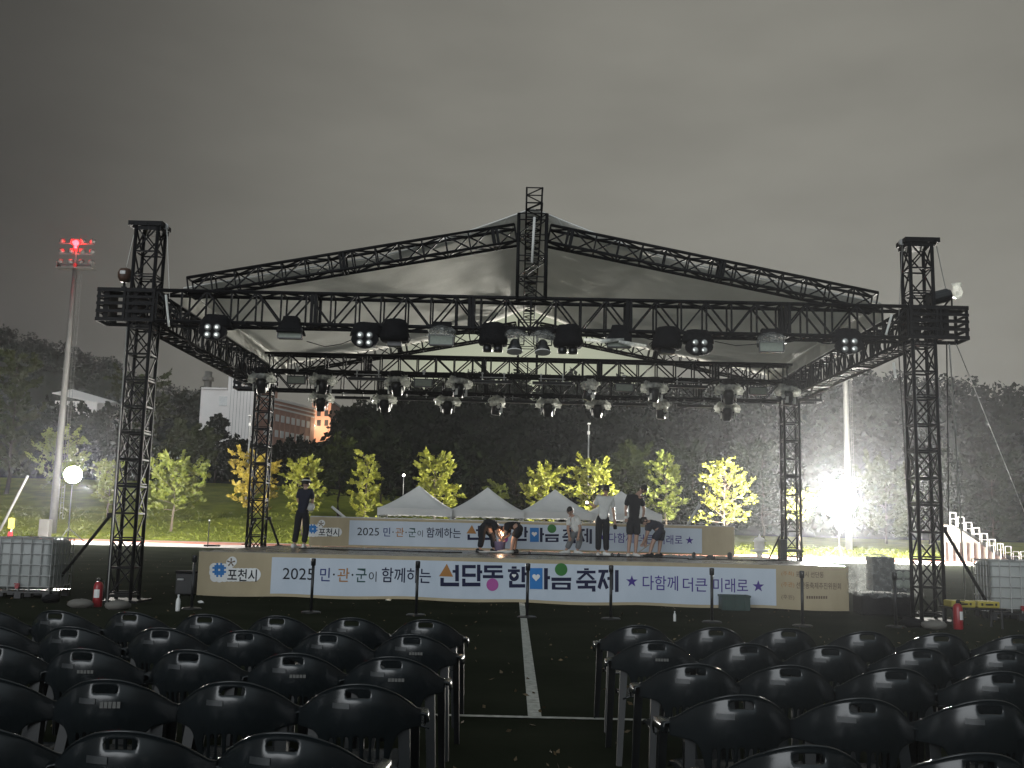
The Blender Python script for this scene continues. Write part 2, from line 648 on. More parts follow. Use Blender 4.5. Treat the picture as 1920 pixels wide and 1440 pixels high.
def truss_thing(name, label, a, b, up, side, h, w, pitch, group=None, **k):
    a = Vector(a)
    t = thing(name, label, 'truss', tuple(a), group=group)
    ch, la = truss(a, b, up, side, h, w, pitch, **k)
    ch.build('chord_tubes', M['truss'], t, smooth=True)
    la.build('lacing', M['truss'], t)
    return t


TH, TW = 0.60, 0.46
hw = RW / 2
G_ROOF = 'black box trusses of the stage roof'
truss_thing('roof_truss', 'long black box truss across the front of the roof, carrying the front row of lamps', rp(-hw + .3, 0, ZF), rp(hw - .3, 0, ZF), EZ, EB, TH, TW, 0.47, G_ROOF)
truss_thing('roof_truss', 'black side truss running back from the tall left front tower', rp(-hw, .3, ZF), rp(-hw, RD - .3, ZF), EZ, EA, TH, TW, 0.45, G_ROOF)
truss_thing('roof_truss', 'black side truss running back from the tall right front tower', rp(hw, .3, ZF), rp(hw, RD - .3, ZF), EZ, EA, TH, TW, 0.45, G_ROOF)
truss_thing('roof_truss', 'rearmost cross truss between the two back towers, hung with the lowest row of moving lights', rp(-hw + .3, RD, ZF - .05), rp(hw - .3, RD, ZF - .05), EZ, EB, 0.52, TW, 0.47, G_ROOF)
BM = 6.9
truss_thing('roof_truss', 'slimmer cross truss inside the roof just in front of the rear one', rp(-hw + .3, BM, ZF + .08), rp(hw - .3, BM, ZF + .08), EZ, EB, 0.44, 0.40, 0.47, G_ROOF)
ZE, ZR = 5.97, 7.17
for b_, wh in ((0.0, 'front'), (RD, 'rear')):
    for s in (-1, 1):
        p, q = rp(s * 6.60, b_ + .05, ZE), rp(s * 0.32, b_ + .05, ZR)
        d = (q - p).normalized()
        up = d.cross(EB)
        if up.z < 0:
            up = -up
        truss_thing('rafter_truss', 'sloping black gable truss on the %s half of the %s gable' % ('left' if s < 0 else 'right', wh), p, q, up, EB, 0.34, 0.34, 0.46, 'sloping gable trusses of the roof', style='X', rc=0.031, rl=0.019)
# king posts and ridge
for b_, wh, zt in ((-.05, 'front', 7.52), (RD, 'rear', 7.4)):
    t = thing('king_post', 'upright black lattice post in the middle of the %s gable' % wh, 'truss', tuple(rp(0, b_, ZF + .3)), group='lattice posts under the ridge')
    ch, la = truss(rp(0, b_, ZF + .3), rp(0, b_, zt), EA, EB, 0.54, 0.40, 0.42, rl=0.014, coupler=0)
    ch.build('chord_tubes', M['truss'], t, smooth=True)
    la.build('lacing', M['truss'], t)
t = truss_thing('ridge_truss', 'black ridge truss along the top of the roof with a square open end', rp(0.02, -.55, 7.78), rp(0.02, RD + .2, 7.62), EZ, EA, 0.30, 0.30, 0.42, rc=0.02, rl=0.013)
b = MB()
b.tube(rp(0.03, -.33, 7.42), rp(0.0, -.33, 6.52), 0.028, n=8)
tag(b.build('tube_lamp', M['strap'], o=tuple(rp(0, -.33, 6.5)), smooth=True), 'thin white tube hanging in front of the middle gable post', 'tube lamp')

# towers


def tower(a, b_, z0, z1, label, head, out):
    base = rp(a, b_, z0)
    t = thing('truss_tower', label, 'tower', tuple(base), group='lattice towers holding up the stage roof')
    w = 0.42
    ch, la = MB(), MB()

    def P(i, j, z):
        return rp(a + i * w / 2, b_ + j * w / 2, z)
    for i in (-1, 1):
        for j in (-1, 1):
            ch.tube(P(i, j, z0 + .04), P(i, j, z1), 0.034)
    z = z0 + 0.12
    k = 0
    st = 0.50
    faces = (((-1, -1), (1, -1)), ((1, -1), (1, 1)), ((1, 1), (-1, 1)), ((-1, 1), (-1, -1)))
    while z < z1 - .05:
        z2 = min(z + st, z1 - .02)
        for (p, q) in faces:
            la.tube(P(*p, z), P(*q, z), 0.024, n=4)
            if k % 2 == 0:
                la.tube(P(*p, z + .05), P(*q, z + .05), 0.016, n=4)
            m1 = (P(*p, z) + P(*q, z)) / 2
            if k % 2:
                la.tube(P(*p, z), P(*q, z2), 0.017, n=4)
                la.tube(P(*q, z), P(*p, z2), 0.017, n=4)
            else:
                la.tube(P(*p, z), P(*q, z2), 0.017, n=4)
        z = z2
        k += 1
    ch.build('chord_tubes', M['truss'], t, smooth=True)
    la.build('lacing', M['truss'], t)
    MR = Matrix.Rotation(RPS, 3, 'Z')
    bp = MB()
    bp.box(rp(a, b_, z0 + .02), (0.8, 0.8, 0.04), MR)
    bp.build('base_plate', M['truss'], t)
    # open sleeve block of welded bands round the tower, with its outboard twin
    sl_ = MB()
    for c in (0.0, out * 0.56):
        hh, ww = 0.64, 0.54
        for i in (-1, 1):
            for j in (-1, 1):
                sl_.box(rp(a + c + i * (ww / 2 - .025), b_ + j * (ww / 2 - .025), ZF), (0.05, 0.05, hh), MR)
        for zz, hb in ((-.29, .07), (-.13, .06), (.02, .055), (.15, .05), (.285, .075)):
            for j in (-1, 1):
                sl_.box(rp(a + c, b_ + j * (ww / 2 + .003), ZF + zz), (ww, 0.02, hb), MR)
                sl_.box(rp(a + c + j * (ww / 2 + .003), b_, ZF + zz), (0.02, ww, hb), MR)
        sl_.box(rp(a + c, b_, ZF + hh / 2 - .02), (ww - .02, ww - .02, .02), MR)
        sl_.box(rp(a + c - .12, b_ + .02, ZF), (.10, ww - .1, hh - .1), MR)
    sl_.build('sleeve_block', M['truss'], t)
    if head:
        hb = MB()
        hb.box(rp(a + .03 * out, b_, z1 + .04), (0.66, 0.5, 0.09), MR)
        hb.box(rp(a - .05 * out, b_, z1 - .05), (0.44, 0.44, 0.08), MR)
        for i in (-.28, 0, .28):
            hb.tube(rp(a + i, b_ - .24, z1 + .045), rp(a + i, b_ - .262, z1 + .045), .022, n=8)
        hb.build('head_block', M['truss'], t)
        pu = MB()
        for s in (-1, 1):
            c = rp(a + s * .30, b_ - .05, z1 + .03)
            pu.tube(c - EB * .03, c + EB * .03, .06, n=12)
        pu.build('pulley', M['steel'], t)
    return t


tower(-hw, 0, 0, ZT, 'tall black lattice tower at the left front corner of the stage roof', True, -1)
tower(hw, 0, 0, ZT, 'tall black lattice tower at the right front corner of the stage roof', True, 1)
tower(-hw, RD, 0, ZF + .35, 'black lattice tower at the left back corner, in front of the gold tree', False, -1)
tower(hw, RD, 0, ZF + .35, 'black lattice tower at the right back corner, seen against the dark hill', False, 1)

G_BR = 'slanting brace tubes at the feet of the towers'


def brace(p, q, label, r=0.032):
    b = MB()
    b.tube(p, q, r, n=8)
    b.box(Vector(q) + V(0, 0, .01), (.16, .16, .02))
    b.box(Vector(p), (.09, .09, .09))
    return tag(b.build('brace_tube', M['truss'], o=tuple(q), smooth=False), label, 'brace', G_BR)


brace(at(207, 966, RY), gnd(86, 1116), 'long dark brace from the left front tower down towards the white tank')
brace(at(1770, 992, RY), gnd(1868, 1160), 'long dark brace from the right front tower down towards the right hand tank')
YB = RY + RD
fl = lambda px, Y: V(at(px, 1000, Y).x, Y, 0.907)
brace(at(478, 975, YB - .25), fl(461, YB - .6), 'short brace on the left side of the left back tower, standing on the stage')
brace(at(505, 972, YB - .25), fl(524, YB - .6), 'short brace on the right side of the left back tower, standing on the stage')

# canopy
HWC = 6.8


def can_z(x):
    ax = abs(x)
    line = ZE + .07 + (6.60 - ax) * (ZR - ZE) / 6.28
    if ax < 3.0:
        line += 0.47 * ((3.0 - ax) / 3.0) ** 1.45
    return line


b = MB()
xs = np.linspace(-HWC, HWC, 57)
ysb = np.linspace(.24, RD + .02, 22)
for yb in ysb:
    for x in xs:
        sag = -0.05 * math.sin(PI * min(1, max(0, (yb + .3) / RD))) * math.sin(PI * abs(x) / HWC)
        wob = 0.008 * math.sin(x * 5 + yb * 3) + 0.006 * math.sin(yb * 9 + x)
        b.v.append(tuple(rp(x, yb, can_z(x) + sag + wob)))
for j in range(len(ysb) - 1):
    for i in range(len(xs) - 1):
        k = j * len(xs) + i
        b.f.append((k, k + 1, k + 1 + len(xs), k + len(xs)))
t = thing('roof_canopy', 'pale grey fabric roof stretched over the gable trusses of the stage', 'canopy', tuple(rp(0, RD / 2, ZF)))
b.build('fabric', M['canvas'], t, smooth=True, mods=[('SOLIDIFY', dict(thickness=0.006))])
for s in (-1, 1):
    v = MB()
    for i in range(16):
        y0, y1 = .24 + i * (RD - .22) / 16, .24 + (i + 1) * (RD - .22) / 16
        z0 = can_z(HWC) - .01
        v.box(rp(s * (HWC + .012), (y0 + y1) / 2, z0 - .16), (.012, (y1 - y0) * .995, .32), Matrix.Rotation(RPS + random.uniform(-.004, .004), 3, 'Z'))
    v.build('eave_flap', M['canvas'], t)
r_ = MB()
r_.path([rp(x, .23, can_z(x) + .01) for x in np.linspace(-HWC, HWC, 60)], .018, 6)
r_.build('edge_rope', M['strap'], t, smooth=True)
for s in (-1, 1):
    for i in range(4):
        ti = MB()
        x = s * (0.5 + i * .62)
        p = rp(x, .22, can_z(x))
        q = rp(x + s * .18, .2, ZE + (6.60 - abs(x + s * .18)) * (ZR - ZE) / 6.28 + .17)
        q2 = rp(x - s * .10, .2, ZE + (6.60 - abs(x)) * (ZR - ZE) / 6.28 + .19)
        ti.path([q, p, q2], .007, 4)
        ti.build('lashing', M['strap'], t)

# hoists, straps, wires
p = rp(-hw - .42, -.05, ZF + .62)
t = thing('chain_hoist', 'brown rusty chain hoist standing on the left outboard block', 'hoist', tuple(rp(-hw - .42, -.05, ZF + .33)))
b = MB()
b.lathe([(0, -.14), (.09, -.13), (.13, -.05), (.135, .04), (.10, .12), (0, .15)], p, 14, jit=.05)
b.build('motor', M['motor'], t, smooth=True)
b = MB()
b.tube(p - EZ * .12, p - EZ * .29, .025)
b.box(p - EZ * .25, (.09, .05, .05))
b.build('hook', M['truss'], t)
b = MB()
b.box(p + EZ * .03 + V(0, -.12, 0), (.10, .03, .06))
b.build('name_plate', M['steel'], t)
q = rp(hw + .43, -.05, ZF + .55)
t = thing('chain_hoist', 'black drum hoist tilted on the right outboard block with a white bag', 'hoist', tuple(rp(hw + .5, -.05, ZF + .33)))
b = MB()
ax = (EA + EZ * .28).normalized()
b.tube(q - ax * .26, q + ax * .12, .13, n=14)
b.tube(q + ax * .12, q + ax * .17, .10, n=14)
b.build('motor', M['fix'], t)
b = MB()
b.lathe([(0, -.16), (.07, -.12), (.10, -.02), (.07, .09), (.09, .14), (0, .17)], q + ax * .31 + EZ * .03, 10, jit=.2)
b.build('plastic_bag', M['film'], t)
b = MB()
b.tube(q + ax * .2 - EZ * .05, rp(hw + .62, -.05, ZF + .33), .018)
b.tube(q + ax * .2 - EZ * .05, rp(hw + .45, -.05, ZF + .33), .018)
b.build('bracket', M['truss'], t)

G_W = 'wires and straps of the roof towers'


def wire(p, q, label, r=0.012, m='wire', sag=0.0, cat='wire', name='guy_wire'):
    b = MB()
    p, q = Vector(p), Vector(q)
    pts = [p.lerp(q, i / 10) - V(0, 0, sag * 4 * (i / 10) * (1 - i / 10)) for i in range(11)]
    b.path(pts, r, 6)
    return tag(b.build(name, M[m], o=tuple(q), smooth=True), label, cat, G_W)


ZB = ZF - .32
wire(at(238, 613, RY - .3), gnd(200, 1140), 'pale strap hanging from the left outboard block down to the ground', .012, 'wire')
wire(at(313, 430, RY - .1), at(318, 560, RY - .1), 'thin line from the head of the left front tower to its sleeve', .006, 'strap')
wire(at(251, 440, RY - .1), at(237, 500, RY - .1), 'thin line from the left end of the left tower head', .006, 'strap')
wire(at(311, 553, RY - .4), at(317, 612, RY - .4), 'short white strap tied round the left end of the front truss', .022, 'strap')
wire(at(1672, 590, RY - .4), at(1661, 628, RY - .4), 'short white strap tied round the right end of the front truss', .022, 'strap')
wire(at(1675, 680, RY - .35), at(1679, 708, RY - .35), 'loose white strap end hanging below the right end of the front truss', .022, 'strap')
wire(at(1692, 458, RY - .1), at(1685, 600, RY - .1), 'grey line from the left end of the right tower head', .008)
wire(at(1756, 462, RY - .1), at(1777, 560, RY - .1), 'grey line from the right tower head to the drum hoist', .008)
wire(at(1684, 640, RY + .1), gnd(1715, 1165), 'dark cable hanging beside the right front tower on its inner side', .012, 'truss')
wire(at(1775, 640, RY - .1), at(1779, 985, RY - .1), 'dark cable hanging below the right outboard block', .012, 'truss')
wire(at(1780, 645, RY - .2), gnd(1812, 1150), 'pale strap hanging from the right outboard block down to the ground', .013, 'wire')
wire(at(1793, 645, RY), gnd(1990, 1130), 'guy wire slanting from the right outboard block to the far right', .010)

# ------------------------------------------------------------------ stage
SX, SY, SPS, SW, SD, SH = 0.3096, 21.0311, -0.0076, 13.19, 7.2, 0.907


def sp(a, b, z):
    return V(SX + a * math.cos(SPS) - b * math.sin(SPS), SY + a * math.sin(SPS) + b * math.cos(SPS), z)


MS = Matrix.Rotation(SPS, 3, 'Z')
t = thing('stage', 'low wide stage platform with grey boards under the truss roof', 'stage', tuple(sp(0, SD / 2, 0)))
b = MB()
nxp, nyp = 11, 6
for i in range(nxp):
    for j in range(nyp):
        b.box(sp(-SW / 2 + (i + .5) * SW / nxp, (j + .5) * SD / nyp, SH - .03 + random.uniform(-.002, .002)), (SW / nxp - .008, SD / nyp - .008, .06), MS)
b.build('deck', M['deck'], t)
b = MB()
for i in range(nxp + 1):
    for j in range(nyp + 1):
        b.tube(sp(-SW / 2 + .1 + i * (SW - .2) / nxp, .1 + j * (SD - .2) / nyp, 0), sp(-SW / 2 + .1 + i * (SW - .2) / nxp, .1 + j * (SD - .2) / nyp, SH - .06), .025)
b.build('support_leg', M['truss'], t)
b = MB()
b.box(sp(0, -.012, SH - .035), (SW + .04, .02, .07), MS)
b.build('front_edge', M['edge'], t)
b = MB()
for s in (-1, 1):
    b.box(sp(s * (SW / 2 + .012), SD / 2, SH / 2 - .02), (.02, SD, SH - .05), MS)
b.build('side_skirt', M['cloth'], t)

# ---- banners
BYF = -.045


def bl(px, py):
    d = ray(px, py)
    n_ = V(-math.sin(SPS), math.cos(SPS), 0)
    p0 = sp(0, BYF, 0)
    p = CAMP + d * ((p0 - CAMP).dot(n_) / d.dot(n_))
    r = p - sp(0, 0, 0)
    return (r.dot(V(math.cos(SPS), math.sin(SPS), 0)), p.z)


def z3(X, Y):
    return bl(700 + X / 3.5556, 860 + Y / 3.5556)


def z2(X, Y):
    return bl(360 + X / 3.84, 820 + Y / 3.84)


def z4(X, Y):
    return bl(1080 + X / 3.5556, 840 + Y / 3.5556)


def z9(X, Y):
    return bl(1440 + X / 9.6, 1040 + Y / 9.6)


_txt = {}


def glyphs(s, bold):
    if (s, bold) in _txt:
        return _txt[(s, bold)]
    cu = bpy.data.curves.new('text', 'FONT')
    cu.body = s
    cu.offset = bold
    cu.resolution_u = 3
    ob = bpy.data.objects.new('text', cu)
    COL.objects.link(ob)
    dg = bpy.context.evaluated_depsgraph_get()
    me = bpy.data.meshes.new_from_object(ob.evaluated_get(dg))
    vs = [(v.co.x, v.co.y) for v in me.vertices]
    fs = [tuple(p.vertices) for p in me.polygons]
    bpy.data.objects.remove(ob)
    bpy.data.curves.remove(cu)
    bpy.data.meshes.remove(me)
    _txt[(s, bold)] = (vs, fs)
    return vs, fs


# the design is a list of flat prints in banner metres: (material, layer, part name, [polygons])
DES = []


def pr(m, layer, name, polys, tagk='both'):
    DES.append((m, layer, name, polys, tagk))


def ptext(s, m, lo, hi, name, bold=0.02, layer=2, tagk='both'):
    """lo/hi: lower-left and upper-right corners of the printed word"""
    vs, fs = glyphs(s, bold)
    if not vs:
        return
    x0, x1 = min(v[0] for v in vs), max(v[0] for v in vs)
    y0, y1 = min(v[1] for v in vs), max(v[1] for v in vs)
    q = [(lo[0] + (v[0] - x0) / (x1 - x0) * (hi[0] - lo[0]), lo[1] + (v[1] - y0) / (y1 - y0) * (hi[1] - lo[1])) for v in vs]
    pr(m, layer, name, [[q[i] for i in f] for f in fs], tagk)


def rect(zf, x0, y0, x1, y1):
    return [zf(x0, y1), zf(x1, y1), zf(x1, y0), zf(x0, y0)]


def disc(zf, cx, cy, r, n=28):
    c = zf(cx, cy)
    e = zf(cx + r, cy)
    R_ = math.hypot(e[0] - c[0], e[1] - c[1])
    return [(c[0] + R_ * math.cos(2 * PI * i / n), c[1] + R_ * math.sin(2 * PI * i / n)) for i in range(n)]


def heart(zf, cx, cy, w, n=28):
    c = zf(cx, cy)
    k = abs(zf(cx + w / 2, cy)[0] - c[0]) / 16
    out = []
    for i in range(n):
        t_ = 2 * PI * i / n
        out.append((c[0] + k * 16 * math.sin(t_) ** 3, c[1] + k * (13 * math.cos(t_) - 5 * math.cos(2 * t_) - 2 * math.cos(3 * t_) - math.cos(4 * t_))))
    return out[::-1]


def star(zf, cx, cy, r):
    c = zf(cx, cy)
    R_ = abs(zf(cx + r, cy)[0] - c[0])
    pts = [(c[0] + (R_ if i % 2 == 0 else R_ * .4) * math.sin(PI * i / 5), c[1] + (R_ if i % 2 == 0 else R_ * .4) * math.cos(PI * i / 5)) for i in range(10)]
    return [[c, pts[i], pts[(i + 9) % 10]] for i in range(10)]


T = []
R3 = lambda *a: T.append(rect(z3, *a))
R3(546, 708, 570, 815); R3(528, 742, 546, 760); R3(447, 793, 470, 823); R3(447, 823, 572, 847)
R3(592, 708, 683, 730); R3(592, 730, 614, 765); R3(592, 765, 683, 787); R3(691, 706, 714, 815); R3(714, 744, 726, 764); R3(592, 798, 614, 823); R3(592, 823, 714, 847)
R3(738, 710, 860, 729); R3(738, 729, 760, 741); R3(738, 741, 860, 758); R3(788, 758, 810, 775); R3(730, 775, 866, 795)
R3(922, 716, 955, 732); R3(897, 736, 977, 754); R3(988, 718, 1011, 822); R3(1011, 756, 1023, 776); R3(905, 812, 927, 834); R3(905, 834, 1013, 857)
R3(1138, 727, 1163, 867); R3(1163, 780, 1178, 801)
R3(1187, 790, 1319, 812); R3(1190, 822, 1316, 836); R3(1190, 852, 1316, 867); R3(1190, 836, 1214, 852); R3(1292, 836, 1316, 852)
R3(1405, 728, 1436, 741); R3(1357, 744, 1481, 762)
T.append([z3(1358, 801), z3(1378, 806), z3(1428, 762), z3(1404, 762)])
T.append([z3(1460, 806), z3(1479, 801), z3(1436, 762), z3(1414, 762)])
R3(1352, 808, 1487, 827); R3(1408, 827, 1432, 842); R3(1362, 842, 1480, 860); R3(1457, 860, 1481, 879)
R3(1500, 738, 1566, 758)
T.append([z3(1494, 852), z3(1514, 866), z3(1546, 758), z3(1522, 758)])
T.append([z3(1549, 866), z3(1569, 856), z3(1541, 792), z3(1528, 812)])
R3(1560, 786, 1580, 806); R3(1580, 733, 1600, 870); R3(1611, 740, 1635, 884)
for (i0, i1) in ((0, 5), (5, 12), (12, 17), (17, 23), (23, 25), (25, 30), (30, 37), (37, 44)):
    pr('ink', 2, 'title_letter_%d' % i0, T[i0:i1])
pr('ink', 2, 'title_letter_17', [disc(z3, 938, 782, 32)])
pr('inkorange', 2, 'triangle_mark', [[z3(438, 783), z3(532, 786), z3(490, 700)]])
pr('inkmagenta', 2, 'round_mark', [disc(z3, 794, 837, 40)])
pr('inkgreen', 2, 'round_mark', [disc(z3, 1252, 736, 42)])
pr('inksky', 2, 'blue_panel_mark', [rect(z3, 1043, 727, 1128, 866)])
pr('inkwhite', 3, 'heart_mark', [heart(z3, 1085, 788, 52)])
pr('inkwhite', 3, 'heart_mark', [heart(z3, 938, 778, 28)])
ptext('2025', 'inkblk', z2(652, 1018), z2(880, 942), 'lettering', .0)
ptext('민', 'inkblue', z2(920, 1030), z2(996, 938), 'lettering', .006)
ptext('관', 'inkorange', z2(1046, 1034), z2(1136, 940), 'lettering', .006)
ptext('군', 'inkteal', z2(1178, 1038), z2(1260, 944), 'lettering', .006)
pr('inkblk', 2, 'lettering', [disc(z2, 1022, 985, 7, 10)])
pr('inkblk', 2, 'lettering', [disc(z2, 1156, 988, 7, 10)])
ptext('이', 'inkblk', z2(1272, 1036), z2(1330, 966), 'lettering', .0)
ptext('함께하는', 'ink', z2(1364, 1042), z2(1722, 944), 'lettering', .008)
ptext('다함께', 'inkpurple', z4(444, 943), z4(680, 852), 'lettering', .004)
ptext('더큰', 'inkpurple', z4(712, 952), z4(874, 866), 'lettering', .004)
ptext('미래로', 'inkpurple', z4(914, 958), z4(1146, 872), 'lettering', .004)
pr('inkpurple', 2, 'star_mark', star(z4, 372, 887, 41))
pr('inkpurple', 2, 'star_mark', star(z4, 1215, 922, 41))
# city logo: white halo, chequered hash, asterisk and name
HB = []
for i, (cx_, cy_) in enumerate([(160, 937), (195, 935), (230, 940), (158, 968), (195, 970), (235, 970), (165, 1000), (200, 1003), (235, 1000), (262, 950), (280, 900), (290, 890), (270, 985), (300, 985), (330, 985), (360, 985), (390, 985), (420, 985), (450, 985)]):
    HB.append((cx_, cy_))
for k_, (cx_, cy_) in enumerate(HB):
    pr('inkwhite', 1 + .03 * k_, 'logo_halo', [disc(z2, cx_, cy_, 46 if k_ > 11 else 34, 20)])
HS = []
for i in range(7):
    for j in range(7):
        x0, y0 = 148 + i * 14, 903 + j * 14
        on = (i in (2, 4)) or (j in (2, 4)) or (i in (1, 5) and j in (1, 3, 5)) or (j in (1, 5) and i in (1, 3, 5))
        if on and not (i == 3 and j == 3):
            HS.append(rect(z2, x0, y0, x0 + 13.8, y0 + 13.8))
pr('inksky', 2.2, 'hash_mark', HS)
AS = []
c_ = z2(282, 898)
for k_ in range(5):
    a_ = PI / 2 + k_ * 2 * PI / 5
    dx, dy = math.cos(a_), math.sin(a_)
    AS.append([(c_[0] - dy * .008, c_[1] + dx * .008), (c_[0] + dy * .008, c_[1] - dx * .008), (c_[0] + dx * .085 + dy * .016, c_[1] + dy * .085 - dx * .016), (c_[0] + dx * .085 - dy * .016, c_[1] + dy * .085 + dx * .016)])
for k_, q in enumerate(AS):
    pr('inkbrown', 2.2 + .05 * k_, 'asterisk_mark', [q])
ptext('포천시', 'inkblk', z2(254, 1028), z2(470, 948), 'lettering', .014, 2.3)
# organisers' panel at the right end
ptext('(주최)', 'inkorange', z9(240, 385), z9(465, 300), 'lettering', .0, 2, 'front')
ptext('포천시 선단동', 'inkbrown', z9(500, 400), z9(1000, 305), 'lettering', .008, 2, 'front')
ptext('(주관)', 'inkorange', z9(240, 585), z9(470, 495), 'lettering', .0, 2, 'front')
ptext('선단동축제추진위원회', 'inkbrown', z9(505, 600), z9(1310, 505), 'lettering', .008, 2, 'front')
ptext('(후원)', 'inkbrown', z9(240, 800), z9(470, 715), 'lettering', .0, 2, 'front')
for k_ in range(9):
    pr('inkbrown', 2, 'small_print', [rect(z9, 690 + k_ * 43, 728, 690 + k_ * 43 + 30, 775)], 'front')

U0, U1 = bl(508, 1085)[0], bl(1455, 1085)[0]


def banner(label, conv, a0, a1, z0, z1, which, groundref):
    t = thing('festival_banner', label, 'banner', groundref, group='printed festival banners')
    o = V(*groundref)

    def grid(m, x0, x1, y0, y1, lay, name):
        g = MB()
        nx_ = 40
        for i in range(nx_ + 1):
            for j in range(3):
                x = x0 + (x1 - x0) * i / nx_
                y = y0 + (y1 - y0) * j / 2
                g.v.append(tuple(conv(x, y, lay)))
        for i in range(nx_):
            for j in range(2):
                k = i * 3 + j
                g.f.append((k, k + 3, k + 4, k + 1))
        return g.build(name, M[m], t, smooth=True)
    grid('tan', a0, a1, z0, z1, 0, 'vinyl_sheet')
    grid('ice', U0, U1, z0 + .055 * (z1 - z0) / .83, z1 - .07, 0.6, 'pale_blue_panel')
    parts = {}
    for (m, lay, name, polys, tk) in DES:
        if tk != 'both' and tk != which:
            continue
        g = parts.setdefault((name, m, lay if name in ('logo_halo',) and False else (id(polys) if name == 'lettering' else 0)), MB())
        for q in polys:
            g.poly([conv(x, y, lay) for (x, y) in q])
    for (name, m, _k), g in parts.items():
        g.build('title_letter' if name.startswith('title') else name, M[m], t)
    return t


def conv_front(x, y, lay):
    return sp(x, BYF - .004 * lay, y - .030 * abs(math.sin(x * 1.31)) ** 1.5 * max(0, 1 - (y - zbot) / .5) - .008 * math.sin(x * .5 + 1) ** 2)


ztop, zbot = SH - .012, 0.045
banner('long printed festival banner across the front of the stage with a blue hash logo', conv_front, -SW / 2 - .01, SW / 2 + .01, zbot, ztop, 'front', tuple(sp(0, BYF, 0)))
YBB = 6.45


def bb(px, py):
    d = ray(px, py)
    n_ = V(-math.sin(SPS), math.cos(SPS), 0)
    p0 = sp(0, YBB, 0)
    p = CAMP + d * ((p0 - CAMP).dot(n_) / d.dot(n_))
    r = p - sp(0, 0, 0)
    return (r.dot(V(math.cos(SPS), math.sin(SPS), 0)), p.z)


f0, f1 = bl(530, 1085)[0], bl(1160, 1085)[0]
k0, k1 = bb(670, 1000)[0], bb(1110, 1010)[0]
BS = (k1 - k0) / (f1 - f0)


def conv_back(x, y, lay):
    return sp(k0 + (x - f0) * BS, YBB - .004 * lay, SH + .02 + (y - zbot) * BS * .98)


ba0 = f0 + (bb(580, 1000)[0] - k0) / BS
ba1 = f0 + (bb(1377, 1015)[0] - k0) / BS
banner('smaller copy of the festival banner standing along the back of the stage', conv_back, ba0, ba1, zbot, ztop, 'back', tuple(sp(0, YBB, SH)))
b = MB()
for i in range(9):
    x = k0 + (ba0 - f0) * BS + .05 + i * ((ba1 - ba0) * BS - .1) / 8
    b.tube(sp(x, YBB + .05, SH), sp(x, YBB + .05, SH + .02 + (ztop - zbot) * BS * .98), .02)
b.box(sp(k0 + ((ba0 + ba1) / 2 - f0) * BS, YBB + .06, SH + .03 + (ztop - zbot) * BS * .98), ((ba1 - ba0) * BS, .06, .03), MS)
tag(b.build('banner_frame', M['steel'], o=tuple(sp(0, YBB + .05, SH))), 'metal rail frame behind the banner at the back of the stage', 'frame')

# ------------------------------------------------------------------ stage lamps (local frame: hangs from z=0, faces -y towards the seats)
proto = V(0, 0, -50)


def clamp_mb():
    b = MB()
    b.box((0, 0, -.03), (.05, .07, .09))
    b.tube((-.05, 0, .01), (.05, 0, .01), .035, n=8)
    return b


def mk_blinder():
    t = thing('blinder_lamp', '', 'stage lamp', world=False)
    b = MB()
    b.lathe([(0, .06), (.20, .05), (.27, -.04), (.30, -.14), (.31, -.20), (.28, -.19), (.2, -.05), (0, -.02)], (0, .02, 0), 14, Matrix.Scale(.62, 3, V(0, 1, 0)), jit=.04)
    b.build('rain_hood', M['cloth'], t, smooth=True)
    b = MB()
    out = [(.30 * math.cos(a), .17 * math.sin(a)) for a in [2 * PI * i / 20 for i in range(20)]]
    k = len(b.v)
    for y in (-.10, -.20):
        b.v += [(x * .86, y, z * .95 - .30) for x, z in out]
    b.f += [tuple(range(20)), tuple(reversed(range(20, 40)))] + [(i, i + 20, (i + 1) % 20 + 20, (i + 1) % 20) for i in range(20)]
    b.build('housing', M['cloth'], t)
    for sx_ in (-1, 1):
        for sz in (-1, 1):
            c = V(sx_ * .085, -.205, -.30 + sz * .072)
            rm = MB()
            rm.tube(c, c + V(0, -.03, 0), .066, n=16)
            r_ = rm.build('lens_ring', M['fix'], t)
            le = MB()
            le.lathe([(0, -.034), (.03, -.036), (.055, -.031)], c, 16, Matrix.Rotation(PI / 2, 3, 'X') @ Matrix.Scale(-1, 3, V(0, 0, 1)))
            le.sphere(c + V(0, -.03, 0), (.053, .012, .053), 14, 6)
            l_ = le.build('lens', M['lens'], r_, smooth=True)
    clamp_mb().build('clamp', M['steel'], t)
    return t


